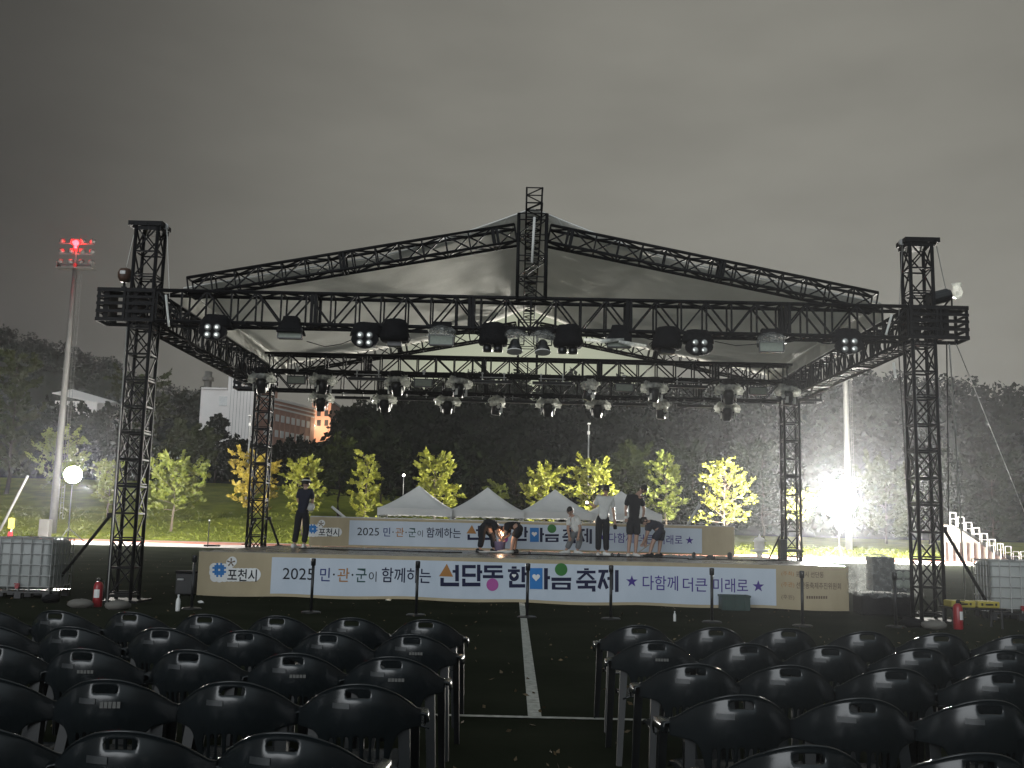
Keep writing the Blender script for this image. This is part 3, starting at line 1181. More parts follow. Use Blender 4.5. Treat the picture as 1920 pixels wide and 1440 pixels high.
def mk_flood(hood, bag):
    t = thing('strobe_lamp', '', 'stage lamp', world=False)
    b = MB()
    b.box((0, -.02, -.30), (.44, .14, .20))
    b.box((0, -.10, -.205), (.46, .03, .02))
    b.box((0, -.10, -.395), (.46, .03, .02))
    b.box((-.225, -.10, -.30), (.02, .03, .17))
    b.box((.225, -.10, -.30), (.02, .03, .17))
    b.build('housing', M['fix'], t)
    b = MB()
    b.box((0, -.095, -.30), (.42, .012, .165))
    b.build('front_glass', M['glassgrey'], t)
    b = MB()
    b.tube((-.24, 0, -.30), (-.24, 0, -.08), .012)
    b.tube((.24, 0, -.30), (.24, 0, -.08), .012)
    b.tube((-.24, 0, -.08), (.24, 0, -.08), .012)
    b.build('bracket', M['truss'], t)
    if hood:
        b = MB()
        b.lathe([(.05, .05), (.19, .02), (.23, -.10), (.30, -.22), (.335, -.29), (.31, -.29), (.22, -.1), (.05, .0)], (0, .02, 0), 4, Matrix.Rotation(PI / 4, 3, 'Z'), jit=.05)
        b.build('rain_hood', M['cloth'], t)
    if bag:
        b = MB()
        b.lathe([(.06, .0), (.20, -.05), (.27, -.13), (.25, -.20), (.30, -.24)], (0, 0, 0), 14, jit=.16)
        b.build('plastic_cover', M['filmdark'], t)
        b = MB()
        b.box((0, 0, .0), (.36, .2, .10))
        b.build('cloth_wrap', M['cloth'], t)
    clamp_mb().build('clamp', M['steel'], t)
    return t


def mk_covered(legs):
    t = thing('covered_lamp', '', 'stage lamp', world=False)
    b = MB()
    b.lathe([(0, .06), (.20, .05), (.25, -.05), (.255, -.16), (.30, -.28), (.28, -.36), (.2, -.37), (0, -.36)], (0, 0, 0), 8, Matrix.Rotation(PI / 8, 3, 'Z'), jit=.06)
    b.build('cloth_cover', M['cloth'], t, smooth=True)
    if legs:
        for s in (-1, 1):
            b = MB()
            b.lathe([(.06, -.30), (.085, -.40), (.09, -.48), (.075, -.49), (0, -.47)], (s * .10, 0, 0), 12)
            b.build('lamp_head', M['fix'], t, smooth=True)
    else:
        b = MB()
        b.box((0, 0, -.40), (.26, .2, .1))
        b.build('lamp_head', M['fix'], t)
    clamp_mb().build('clamp', M['steel'], t)
    return t


def mk_par():
    t = thing('spot_lamp', '', 'stage lamp', world=False)
    b = MB()
    b.box((0, 0, -.02), (.40, .26, .10))
    b.build('cloth_wrap', M['cloth'], t)
    b = MB()
    b.lathe([(.08, .0), (.22, -.06), (.26, -.15), (.21, -.22), (.12, -.25)], (0, 0, 0), 14, jit=.16)
    b.build('plastic_cover', M['filmdark'], t)
    b = MB()
    Rm = Matrix.Rotation(math.radians(-14), 3, 'X')
    b.lathe([(.05, -.22), (.09, -.27), (.10, -.34), (.135, -.39), (.148, -.46), (.135, -.46), (.09, -.36), (0, -.36)], (0, 0, 0), 16, Rm)
    b.build('lamp_head', M['fix'], t, smooth=True)
    b = MB()
    b.lathe([(.136, -.452), (.148, -.455), (.150, -.475), (.138, -.475)], (0, 0, 0), 20, Rm)
    b.build('rim', M['strap'], t, smooth=True)
    b = MB()
    b.tube((-.17, 0, -.30), (-.17, 0, -.06), .012)
    b.tube((.17, 0, -.30), (.17, 0, -.06), .012)
    b.tube((-.17, 0, -.30), (.17, 0, -.30), .012)
    b.build('bracket', M['truss'], t)
    clamp_mb().build('clamp', M['steel'], t)
    return t


def mk_moving(pan, tilt):
    t = thing('moving_head_lamp', '', 'stage lamp', world=False)
    b = MB()
    b.box((0, 0, -.11), (.34, .30, .17))
    b.box((0, 0, -.02), (.26, .22, .05))
    b.build('lamp_base', M['fix'], t)
    Rz = Matrix.Rotation(pan, 3, 'Z')
    b = MB()
    for s in (-1, 1):
        b.box(Rz @ V(s * .175, 0, -.34), (.05, .12, .30), Rz)
    b.box(Rz @ V(0, 0, -.215), (.36, .16, .05), Rz)
    b.build('yoke', M['fix'], t)
    Rt = Rz @ Matrix.Rotation(tilt, 3, 'X')
    c = V(0, 0, -.40)
    b = MB()
    b.lathe([(0, .17), (.08, .165), (.13, .11), (.145, .02), (.135, -.07), (.125, -.20), (.115, -.215), (0, -.20)], c, 16, Rt)
    h = b.build('lamp_head', M['fix'], t, smooth=True)
    b = MB()
    b.lathe([(0, -.212), (.07, -.214), (.105, -.206)], c, 16, Rt)
    b.build('lens', M['lens'], h, smooth=True)
    for s in (-1, 1):
        b = MB()
        b.tube(Rz @ V(s * .17, 0, -.40), Rz @ V(s * .215, 0, -.40), .05, n=12)
        b.box(Rz @ V(s * .185, -.08, -.49), (.012, .10, .16), Rz)
        b.build('trim', M['strap'], t)
    clamp_mb().build('clamp', M['steel'], t)
    b = MB()
    for s in (-1, 1):
        b.lathe([(.05, -.15), (.13, -.19), (.17, -.27), (.13, -.335), (.16, -.365), (.05, -.34)], (s * .235, -.02, 0), 11, Matrix.Scale(.78, 3, V(1, 0, 0)), jit=.22)
    b.lathe([(.24, -.08), (.27, -.14), (.29, -.20), (.275, -.26)], (0, 0, 0), 16, Matrix.Scale(.8, 3, V(0, 1, 0)), jit=.12)
    b.build('plastic_cover', M['film'], t)
    b = MB()
    b.lathe([(0, .03), (.20, .02), (.235, -.06), (.245, -.13), (.22, -.14)], (0, 0, 0), 8, Matrix.Rotation(PI / 8, 3, 'Z'), jit=.05)
    b.build('cloth_wrap', M['cloth'], t)
    return t


def mk_bar():
    t = thing('batten_lamp', '', 'stage lamp', world=False)
    b = MB()
    b.box((0, 0, -.20), (1.0, .10, .075))
    b.build('housing', M['fix'], t)
    b = MB()
    b.box((0, -.052, -.20), (.96, .006, .05))
    b.build('front_glass', M['window'], t)
    b = MB()
    for s in (-.28, .28):
        b.box((s, 0, -.10), (.03, .05, .20))
        b.tube((s, -.05, .01), (s, .05, .01), .03, n=8)
    b.tube((-.34, -.04, -.09), (.34, -.04, -.09), .012)
    b.build('bracket', M['steel'], t)
    return t


PROT = {}


def lamp(kind, px, Y, z, label, group, mk, rz=0.0):
    """hang a lamp with its clamp at height z on the truss at depth Y, below picture column px"""
    # column px at the lamp's own depth and height
    lo = at(px, 700, Y)
    # follow the roll: find the x where height z projects on column px
    for _ in range(3):
        d = V(lo.x, Y, z - EYE)
        u_, w_ = d.dot(CR), d.dot(_f)
        lo.x += (px - (960 + FPX * u_ / w_)) * w_ / FPX
    if kind not in PROT:
        PROT[kind] = mk()
        o = PROT[kind]
        o.location = (lo.x, Y, z)
        o.rotation_euler = (0, 0, rz)
        tag(o, label, group=group)
        return o
    return dup(PROT[kind], (lo.x, Y, z), rz, label, group)


zf_ = ZF - TH / 2 - .03
yf = RY - .26
G1 = 'lamps hung in a row under the front truss'
lamp('blind', 405, yf, zf_ + .10, 'four-eyed lamp at the left end of the front row of lamps', G1, mk_blinder, .05)
lamp('floodh', 547, yf, zf_ + .12, 'black hooded lamp with one square window, second in the front row from the left', G1, lambda: mk_flood(True, False))
lamp('blind', 688, yf, zf_ + .02, 'four-eyed lamp left of the plain black covered lamp in the front row', G1, None)
lamp('cov1', 742, yf, zf_ + .08, 'lamp fully wrapped in black cloth next to the left middle four-eyed lamp', G1, lambda: mk_covered(False))
lamp('floodb', 829, yf, zf_ + .06, 'rectangular lamp under wrinkled clear plastic in the left half of the front row', G1, lambda: mk_flood(False, True))
lamp('cov2', 925, yf, zf_ + .06, 'black cloth covered twin lamp just left of the roof middle', G1, lambda: mk_covered(True))
lamp('par', 966, yf, zf_ + .02, 'bell shaped spot lamp with white rim, left one of the middle pair', G1, mk_par)
lamp('par', 1018, yf, zf_ + .02, 'bell shaped spot lamp with white rim, right one of the middle pair', G1, None)
lamp('cov2', 1065, yf, zf_ + .06, 'black cloth covered twin lamp just right of the roof middle', G1, None, .1)
lamp('floodh', 1160, yf, zf_ + .10, 'black hooded lamp with one square window, right of the middle under a white plastic strip', G1, None)
lamp('cov1', 1250, yf, zf_ + .06, 'lamp fully wrapped in black cloth beside the right middle four-eyed lamp', G1, None, .15)
lamp('blind', 1308, yf, zf_ + .03, 'four-eyed lamp right of the black wrapped lamp in the right half of the front row', G1, None)
lamp('floodb', 1445, yf, zf_ + .08, 'rectangular lamp under wrinkled clear plastic in the right half of the front row', G1, None, -.1)
lamp('blind', 1588, yf, zf_ + .12, 'four-eyed lamp at the right end of the front row of lamps', G1, None, -.12)
ym = RY + BM - .22
zm = ZF + .08 - .24
G2 = 'moving head lamps in the upper row inside the roof'
for i, px in enumerate((492, 606, 745, 861, 1106, 1226, 1366, 1476)):
    k = 'mvA' if i % 2 == 0 else 'mvB'
    lamp(k, px, ym, zm + .02, '%s moving head lamp from the left in the upper inner row of lamps' % ORD[i], G2, (lambda: mk_moving(.0, .35)) if i % 2 == 0 else (lambda: mk_moving(.5, .15)), [0, .2, -.3, .4, 1.5, .1, -.2, .3][i])
for i, px in enumerate((558, 795, 1170, 1420)):
    lamp('floods', px, ym, zm + .05, '%s small rectangular lamp from the left between the moving heads of the upper inner row' % ORD[i], 'small rectangular lamps of the upper inner row', lambda: mk_flood(False, False), 0)
for i, px in enumerate((690, 925, 1035, 1290)):
    lamp('bar', px, ym, zm + .03, '%s long black batten lamp from the left in the upper inner row' % ORD[i], 'batten lamps', mk_bar, 0)
yb = RY + RD - .1
zb = ZF - .05 - .29
G3 = 'moving head lamps in the lowest row under the rear truss'
for i, px in enumerate((603, 722, 840, 932, 1028, 1121, 1240, 1363)):
    k = 'mvB' if i in (3, 6) else 'mvA'
    lamp(k, px, yb, zb + .06, '%s moving head lamp from the left in the lowest row under the rear truss' % ORD[i], G3, None, [.1, -.2, .15, 1.3, -.1, .2, 1.4, .0][i])
for i, px in enumerate((662, 781, 886, 980, 1076, 1181, 1302)):
    lamp('bar', px, yb, zb + .04, '%s long black batten lamp from the left in the lowest row under the rear truss' % ORD[i], 'batten lamps', mk_bar, 0)
# white plastic strips and loose cables over the front row
for (q, lab) in (([(1095, 637), (1130, 640), (1170, 636)], 'white plastic strip draped left of the hooded lamp right of middle'), ([(1160, 640), (1185, 646), (1212, 648)], 'white plastic strip draped right of the hooded lamp right of middle')):
    b = MB()
    b.path([at(x, y, yf - .2) for x, y in q], [.03, .045, .02], 7)
    tag(b.build('plastic_strip', M['film'], o=tuple(at(*q[0], yf - .2))), lab, 'plastic strip')
for (q, lab) in (([(575, 640), (610, 650), (640, 645), (672, 632)], 'thin black cable sagging between two front lamps on the left'),
                 ([(1340, 640), (1380, 648), (1420, 645)], 'thin black cable sagging between two front lamps on the right'),
                 ([(1230, 634), (1218, 645), (1222, 655), (1235, 660)], 'thin black cable looped beside the right wrapped lamp')):
    b = MB()
    b.path([at(x, y, yf) for x, y in q], .008, 5)
    tag(b.build('lamp_cable', M['cloth'], o=tuple(at(*q[0], yf))), lab, 'cable')

# power cables slung along the trusses
for k, (pa, pb, n_, lab) in enumerate(((rp(-hw + .6, -.27, ZF - .30), rp(-.3, -.27, ZF - .30), 9, 'black power cable slung along the left half of the front truss'),
                                       (rp(.3, -.27, ZF - .30), rp(hw - .6, -.27, ZF - .30), 8, 'black power cable slung along the right half of the front truss'),
                                       (rp(-hw + .25, .4, ZF - .3), rp(-hw + .25, RD - .5, ZF - .3), 6, 'black power cable slung along the left side truss'),
                                       (rp(hw - .25, .4, ZF - .3), rp(hw - .25, RD - .5, ZF - .3), 6, 'black power cable slung along the right side truss'),
                                       (rp(-hw + .6, RD - .26, ZF - .3), rp(hw - .6, RD - .26, ZF - .3), 15, 'black power cable slung along the rear truss'),
                                       (rp(-hw + .6, BM - .22, ZF - .14), rp(hw - .6, BM - .22, ZF - .14), 14, 'black power cable slung along the slim inner truss'))):
    b = MB()
    pts = []
    for i in range(n_):
        dz = random.uniform(.05, .16)
        for j in range(8):
            f = (i + j / 8) / n_
            pts.append(Vector(pa).lerp(Vector(pb), f) - EZ * (dz * 4 * (j / 8) * (1 - j / 8)))
    b.path(pts, .014, 5)
    tag(b.build('power_cable', M['cloth'], o=tuple(pa), smooth=True), lab, 'cable', 'power cables slung along the trusses')

# ------------------------------------------------------------------ chairs


def mk_chair():
    t = thing('plastic_armchair', '', 'chair', world=False)
    us = [-1, -.93, -.85, -.76, -.66, -.58, -.5, -.43, -.37, -.31, -.24, -.196, -.12, -.05, 0, .05, .12, .196, .24, .31, .37, .43, .5, .58, .66, .76, .85, .93, 1]
    ts = [0, .013, .034, .064, .09, .12, .16, .20, .235, .27, .305, .34, .375]

    def top(u):
        a = abs(u)
        return .80 - .162 * a ** 2.2 + (.022 * ((a - .9) / .1) ** 2 if a > .9 else 0)

    def bot(u):
        a = abs(u)
        if a <= .5:
            return .425
        k = min(1, (a - .5) / .22)
        return .425 + .155 * math.sqrt(1 - (1 - k) ** 2)

    def pos(u, z):
        y = -.255 + .17 * abs(u) ** 2.2 - .20 * (z - .42) + .052 * (max(0, .20 - (top(u) - z)) / .20) ** 2
        return (u * (.285 if z > .55 else .285 - .03 * (.55 - z)), y, z)
    b = MB()
    for ti, tt in enumerate(ts):
        for u in us:
            z = top(u) - tt / .375 * (top(u) - bot(u))
            p = list(pos(u, z))
            if ti == 0:
                p[1] -= .016
                p[2] -= .004
            if ti == 1:
                p[2] += .001
            b.v.append(tuple(p))
    nu = len(us)
    for i in range(len(ts) - 1):
        for j in range(nu - 1):
            uc = abs((us[j] + us[j + 1]) / 2)
            if i == 2 and uc < .196:
                continue
            if 8 <= i <= 10 and (.12 < uc < .196 or .24 < uc < .31 or .37 < uc < .43 or uc < .05):
                continue
            b.f.append((i * nu + j, i * nu + j + 1, (i + 1) * nu + j + 1, (i + 1) * nu + j))
    b.build('backrest', M['chair'], t, smooth=True, mods=[('SOLIDIFY', dict(thickness=.011, offset=0)), ('SUBSURF', dict(levels=1, render_levels=1))])
    # seat pan
    b = MB()
    n = 11
    for i in range(n):
        for j in range(n):
            x = -.215 + .43 * i / (n - 1)
            yv = -.22 + .44 * j / (n - 1)
            z = .425 - .018 * math.sin(PI * i / (n - 1)) * math.sin(PI * j / (n - 1))
            if j == n - 1:
                z -= .03
            if i in (0, n - 1):
                z -= .015
            b.v.append((x * (1 + .08 * j / n), yv, z))
    for i in range(n - 1):
        for j in range(n - 1):
            b.f.append((i * n + j, (i + 1) * n + j, (i + 1) * n + j + 1, i * n + j + 1))
    b.build('seat', M['chair'], t, smooth=True, mods=[('SOLIDIFY', dict(thickness=.01))])
    for s in (-1, 1):
        b = MB()
        pts = [(s * .282, -.10, .632), (s * .288, -.04, .628), (s * .288, .05, .624), (s * .284, .14, .618), (s * .276, .20, .602), (s * .27, .225, .57)]
        prof = [(-.034, -.035), (-.029, .003), (0, .010), (.029, .003), (.034, -.035)]
        for p in pts:
            for (dx, dz) in prof:
                b.v.append((p[0] + dx, p[1] + (dz if p[2] < .6 else 0), p[2] + dz))
        for i in range(len(pts) - 1):
            for j in range(4):
                k = i * 5 + j
                b.f.append((k, k + 1, k + 6, k + 5))
        b.build('armrest', M['chair'], t, smooth=True, mods=[('SOLIDIFY', dict(thickness=.008))])
        for (p, q, w) in (((s * .272, .215, .60), (s * .285, .262, 0), 1), ((s * .225, -.16, .61), (s * .262, -.32, 0), -1)):
            b = MB()
            p, q = Vector(p), Vector(q)
            for k in range(6):
                c = p.lerp(q, k / 5)
                wd = .044 - .012 * k / 5
                for (dx, dy) in ((-s * wd, 0), (0, w * .004), (0, w * wd * 1.2)):
                    b.v.append((c.x + dx * 1.1, c.y - dy + .0, c.z))
            for k in range(5):
                for j in range(2):
                    a_ = k * 3 + j
                    b.f.append((a_, a_ + 1, a_ + 4, a_ + 3))
            b.build('leg', M['chairleg'], t, smooth=False, mods=[('SOLIDIFY', dict(thickness=.008))])
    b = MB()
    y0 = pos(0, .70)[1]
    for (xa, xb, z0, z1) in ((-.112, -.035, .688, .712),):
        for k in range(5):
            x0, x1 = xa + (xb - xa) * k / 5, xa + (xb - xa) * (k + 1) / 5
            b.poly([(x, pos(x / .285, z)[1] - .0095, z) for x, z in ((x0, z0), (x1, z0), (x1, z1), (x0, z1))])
    b.build('painted_reflection', M['reflection'], t)  # lighter patch: a bright rectangular reflection put into the colour
    return t


M['reflection'] = mat('reflection_grey', (0.045, 0.05, 0.052), (0.035, 0.038, 0.04), 20, 0.35)  # grey of the reflection painted on the chair backs
M['sticker'] = mat('sticker_paper', (0.14, 0.14, 0.13), (0.09, 0.09, 0.085), 60, 0.6)
chair0 = None
GL, GR = 'black plastic armchairs left of the aisle', 'black plastic armchairs right of the aisle'
ROWN = {0: 'row under the camera', 1: 'nearest', 2: 'second', 3: 'third', 4: 'fourth', 5: 'front'}
rows_l = {0: (2.42, 395, 455, 4), 5: (7.90, 795, 140, 8), 4: (6.78, 775, 163, 7), 3: (5.67, 735, 195, 6), 2: (4.61, 660, 240, 5), 1: (3.51, 530, 315, 4)}
rows_r = {0: (2.42, 1590, 455, 3), 5: (7.90, 1200, 143, 7), 4: (6.78, 1240, 165, 6), 3: (5.67, 1305, 195, 5), 2: (4.61, 1390, 242, 4), 1: (3.51, 1520, 318, 3)}
CH = []


def chair_x(px, y, z):
    X = (px - 960) * y / FPX
    for _ in range(3):
        d = V(X, y, z - EYE)
        u_, w_ = d.dot(CR), d.dot(_f)
        X += (px - (960 + FPX * u_ / w_)) * w_ / FPX
    return X


for side, rows, G in ((-1, rows_l, GL), (1, rows_r, GR)):
    for r_, (d_, px0, sp_, n_) in rows.items():
        for i in range(n_):
            px = px0 + side * i * sp_ * (1.0 if side < 0 else .99)
            Xc = chair_x(px, d_, .8)
            lab = 'black armchair %s the aisle in the %s row%s' % ({0: 'beside', 1: 'one place from', 2: 'two places from', 3: 'three places from', 4: 'four places from', 5: 'five places from', 6: 'six places from', 7: 'seven places from'}[i], ROWN[r_] if r_ in (0, 1, 5) else ROWN[r_] + ' nearest', ', left block' if side < 0 else ', right block')
            loc = (Xc + random.uniform(-.012, .012), d_ + .36 + random.uniform(-.045, .045) + .012 * i * (1 if side < 0 else -1), 0)
            rz = random.uniform(-.07, .07)
            if chair0 is None:
                chair0 = mk_chair()
                c = chair0
                c.location = loc
                c.rotation_euler = (0, 0, rz)
                tag(c, lab, group=G)
            else:
                c = dup(chair0, loc, rz, lab, G)
            CH.append((c, side, r_, i, loc, rz))
# pale name stickers on some backs: each is stuck to its chair
for c, side, r_, i, loc, rz in CH:
    if (side, r_, i) in ((-1, 3, 0), (-1, 3, 3), (-1, 2, 2), (1, 4, 0), (-1, 3, 1), (-1, 4, 0)):
        b = MB()
        zz0, zz1 = .664, .682
        if (side, r_, i) == (-1, 2, 2):
            zz0, zz1 = .672, .70
        for k in range(5):
            xa = -.012 + k * .018
            f_ = lambda z: -.255 + .17 * abs(xa / .285) ** 2.2 - .20 * (z - .42) + .052 * (max(0, .20 - (.80 - z)) / .20) ** 2 - .0095
            b.poly([(xa, f_(zz0), zz0), (xa + .015, f_(zz0), zz0), (xa + .015, f_(zz1), zz1), (xa, f_(zz1), zz1)])
        b.build('name_sticker', M['sticker'], c, o=(0, 0, 0))
        st = [k for k in kids(c) if k.name.startswith('name_sticker')]

# ------------------------------------------------------------------ queue posts, extinguishers, boxes


def mk_post():
    t = thing('queue_post', '', 'post', world=False)
    b = MB()
    b.lathe([(0, 0), (.17, 0), (.17, .012), (.15, .024), (.05, .034), (.03, .04), (0, .04)], n=20)
    b.build('base', M['fix'], t, smooth=False)
    b = MB()
    b.tube((0, 0, .03), (0, 0, .80), .026, n=12)
    b.build('pole', M['fix'], t, smooth=True)
    b = MB()
    b.lathe([(.026, .79), (.04, .80), (.042, .90), (.036, .915), (0, .92)], n=14)
    b.box((0, -.04, .86), (.03, .02, .05))
    b.build('belt_head', M['fix'], t, smooth=True)
    return t


post0 = None
PL = ['in front of the left tower brace at the banner end', 'in front of the figures 2025 on the banner', 'in front of the word before the orange triangle', 'in front of the blue heart panel of the banner', 'in front of the last title letter', 'in front of the purple slogan', 'in front of the organisers\' names at the right banner end', 'right of the plastic covered box']
for i, (px, py) in enumerate(((359, 1142), (583, 1149), (780, 1154), (988, 1158), (1145, 1161), (1335, 1167), (1505, 1174), (1680, 1176))):
    p = gnd(px, py)
    p = V(p.x, p.y, 0)
    lab = 'slim black queue post standing ' + PL[i]
    if post0 is None:
        post0 = mk_post()
        post0.location = p
        tag(post0, lab, group='queue posts along the stage front')
    else:
        dup(post0, p, random.uniform(-.3, .3), lab, 'queue posts along the stage front')


def mk_ext():
    t = thing('fire_extinguisher', '', 'extinguisher', world=False)
    b = MB()
    b.lathe([(0, 0), (.075, 0), (.08, .02), (.08, .36), (.06, .41), (.03, .43), (0, .43)], n=16)
    b.build('cylinder', M['red'], t, smooth=True)
    b = MB()
    b.box((0, -.01, .46), (.035, .06, .05))
    b.box((0, -.07, .485), (.02, .14, .012))
    b.box((0, -.06, .455), (.02, .12, .010))
    b.build('valve_handle', M['fix'], t)
    b = MB()
    b.path([(.02, 0, .45), (.09, 0, .44), (.11, -.01, .34), (.105, -.02, .12)], [.012, .012, .012, .018], 7)
    b.build('hose', M['fix'], t, smooth=True)
    b = MB()
    for i in range(6):
        a, a2 = -2.2 + i * .21, -2.2 + (i + 1) * .21
        b.poly([(.0815 * math.cos(a), .0815 * math.sin(a), .16), (.0815 * math.cos(a2), .0815 * math.sin(a2), .16), (.0815 * math.cos(a2), .0815 * math.sin(a2), .30), (.0815 * math.cos(a), .0815 * math.sin(a), .30)])
    b.build('paper_label', M['white'], t)
    return t


e0 = mk_ext()
p = gnd(182, 1138)
e0.location = (p.x, p.y, 0)
tag(e0, 'red fire extinguisher at the foot of the left front tower', group='fire extinguishers')
p = gnd(1797, 1180)
dup(e0, (p.x, p.y, 0), .6, 'red fire extinguisher right of the right front tower', 'fire extinguishers')


def mk_tank():
    t = thing('water_tank', '', 'tank', world=False)
    b = MB()
    b.box((0, 0, .64), (1.08, .94, .92))
    bl_ = b.build('plastic_tank', M['ibc'], t, mods=[('BEVEL', dict(width=.07, segments=3))], smooth=True)
    b = MB()
    for z in (.22, .42, .62, .82, 1.02, 1.12):
        for s in (-1, 1):
            b.tube((-.575, s * .505, z), (.575, s * .505, z), .011, n=5)
            b.tube((s * .575, -.505, z), (s * .575, .505, z), .011, n=5)
    for k in range(7):
        x = -.575 + 1.15 * k / 6
        for s in (-1, 1):
            b.tube((x, s * .505, .14), (x, s * .505, 1.12), .011, n=5)
            b.tube((s * .575, -.505 + 1.01 * k / 6, .14), (s * .575, -.505 + 1.01 * k / 6, 1.12), .011, n=5)
    b.build('wire_cage', M['steel'], t)
    b = MB()
    for y in (-.44, 0, .44):
        b.box((0, y, .115), (1.18, .12, .03))
        for x in (-.52, 0, .52):
            b.box((x, y, .05), (.12, .12, .10))
    b.build('pallet', M['fix'], t)
    b = MB()
    b.tube((0, 0, 1.10), (0, 0, 1.14), .09, n=14)
    b.build('cap', M['fix'], t)
    b = MB()
    b.tube((0, -.48, .22), (0, -.56, .22), .04, n=10)
    b.box((0, -.55, .27), (.10, .02, .02))
    b.build('tap', M['red'], t)
    return t


k0_ = mk_tank()
p = gnd(30, 1122)
k0_.location = (p.x, p.y + .5, 0)
k0_.rotation_euler = (0, 0, .03)
tag(k0_, 'white caged water tank at the foot of the left brace', group='ballast water tanks')
p = gnd(1924, 1164)
dup(k0_, (p.x, p.y + .5, 0), -.12, 'white caged water tank at the right picture edge beside the yellow cases', 'ballast water tanks')

p = gnd(1381, 1146)
t = thing('crate', 'dark green crate standing on the turf in front of the banner slogan', 'crate', (p.x, p.y + .2, 0), world=False)
b = MB()
for s in (-1, 1):
    b.box((0, s * .17, .15), (.54, .02, .27))
    b.box((s * .27, 0, .15), (.02, .34, .27))
b.box((0, 0, .02), (.54, .34, .02))
b.build('crate_walls', M['green'], t)
b = MB()
for s in (-1, 1):
    b.box((0, s * .185, .285), (.58, .02, .035))
    b.box((s * .285, 0, .285), (.02, .36, .035))
for k in (-.18, 0, .18):
    b.box((k, -.185, .15), (.03, .015, .24))
b.build('crate_rim', M['green'], t)


def mk_bottle(label, px, py, s=1.0):
    p = gnd(px, py)
    t = thing('water_bottle', label, 'bottle', (p.x, p.y, 0), world=False, group='bottles left on the turf')
    b = MB()
    b.lathe([(0, 0), (.036 * s, 0), (.038 * s, .02 * s), (.038 * s, .16 * s), (.03 * s, .20 * s), (.013 * s, .23 * s), (.013 * s, .25 * s)], n=14)
    b.build('bottle_body', M['white'], t, smooth=True)
    b = MB()
    b.tube((0, 0, .245 * s), (0, 0, .275 * s), .017 * s, n=12)
    b.build('cap', M['inkwhite'], t)
    return t


mk_bottle('white bottle standing on the turf left of the stage', 333, 1146, 1.0)
mk_bottle('pale bottle standing on the turf before the right chairs', 1265, 1165, .62)

# floor monitor beside the left stage end, covered speakers and cases at the right end


p = gnd(345, 1118)
t = thing('equipment_case', 'dark equipment case on the turf at the left end of the banner', 'case', (p.x - .05, p.y + .3, 0), world=False, group='dark equipment cases')
b = MB()
b.box((0, 0, .24), (.34, .4, .42))
b.build('case_body', M['fix'], t, mods=[('BEVEL', dict(width=.015, segments=2))])
b = MB()
b.box((0, -.02, .47), (.36, .42, .05))
b.build('case_lid', M['cloth'], t)
b = MB()
b.box((-.06, -.24, .33), (.12, .05, .03))
b.build('case_handle', M['steel'], t)

p = gnd(1640, 1158)
t = thing('speaker_stack', 'stack of speakers under crinkled clear plastic at the right end of the stage', 'speaker', (p.x + .42, p.y + .75, 0), -.12, world=False)
b = MB()
b.box((0, 0, .22), (.95, .85, .42))
b.build('dark_skirt', M['cloth'], t, mods=[('BEVEL', dict(width=.03, segments=2))])
b = MB()
b.box((-.02, 0, .80), (.42, .62, .66))
b.box((.30, -.05, .68), (.34, .56, .44))
b.build('cabinet', M['fix'], t, mods=[('BEVEL', dict(width=.02, segments=2))])
for (x, z, r_) in ((.26, .80, .075), (.40, .80, .075), (.26, .62, .085), (.40, .62, .085)):
    b = MB()
    b.lathe([(r_, 0), (r_ * .95, -.012), (r_ * .5, .02), (0, .01)], (x, -.335, z), 16, Matrix.Rotation(PI / 2, 3, 'X'))
    b.build('driver_cone', M['glassgrey'], t, smooth=True)
b = MB()
n_, m_ = 30, 12
for j in range(m_):
    f_ = j / (m_ - 1)
    for i in range(n_):
        a = 2 * PI * i / n_
        ca, sa = math.cos(a), math.sin(a)
        k_ = 1 / max(abs(ca) / .58, abs(sa) / .44)
        if f_ < .3:
            rr, z = f_ / .3, 1.17 - .05 * f_
        else:
            rr, z = 1 + .10 * (f_ - .3), 1.15 - (f_ - .3) / .7 * .78
        jx = random.gauss(0, .022)
        b.v.append((ca * k_ * rr + .05 + jx, sa * k_ * rr + random.gauss(0, .022), z - .18 * max(0, ca) * (1 - f_) + random.gauss(0, .02)))
for j in range(m_ - 1):
    for i in range(n_):
        i2 = (i + 1) % n_
        b.f.append((j * n_ + i, j * n_ + i2, (j + 1) * n_ + i2, (j + 1) * n_ + i))
b.build('plastic_cover', M['filmdark'], t)

p = gnd(1822, 1180)
t = thing('work_table', 'low dark table carrying yellow tool cases beside the right tank', 'table', (p.x + .2, p.y + .4, 0), world=False)
b = MB()
b.box((0, 0, .33), (.95, .5, .03))
b.build('table_top', M['fix'], t)
for sx_ in (-1, 1):
    for sy_ in (-1, 1):
        b = MB()
        b.tube((sx_ * .42, sy_ * .2, 0), (sx_ * .42, sy_ * .2, .32), .02)
        b.build('leg', M['fix'], t)
for k, (dx, w, lab) in enumerate(((-.22, .42, 'left yellow tool case lying on the low dark table'), (.22, .38, 'right yellow tool case lying on the low dark table'))):
    t2 = thing('tool_case', lab, 'case', (p.x + .2 + dx, p.y + .4, .345), world=False, group='yellow tool cases')
    b = MB()
    b.box((0, 0, .055), (w, .34, .11))
    b.build('case_body', M['yellow'], t2, mods=[('BEVEL', dict(width=.018, segments=2))])
    b = MB()
    b.box((0, -.185, .06), (.12, .03, .025))
    b.box((-.12, -.175, .06), (.03, .012, .04))
    b.box((.12, -.175, .06), (.03, .012, .04))
    b.build('case_handle', M['fix'], t2)

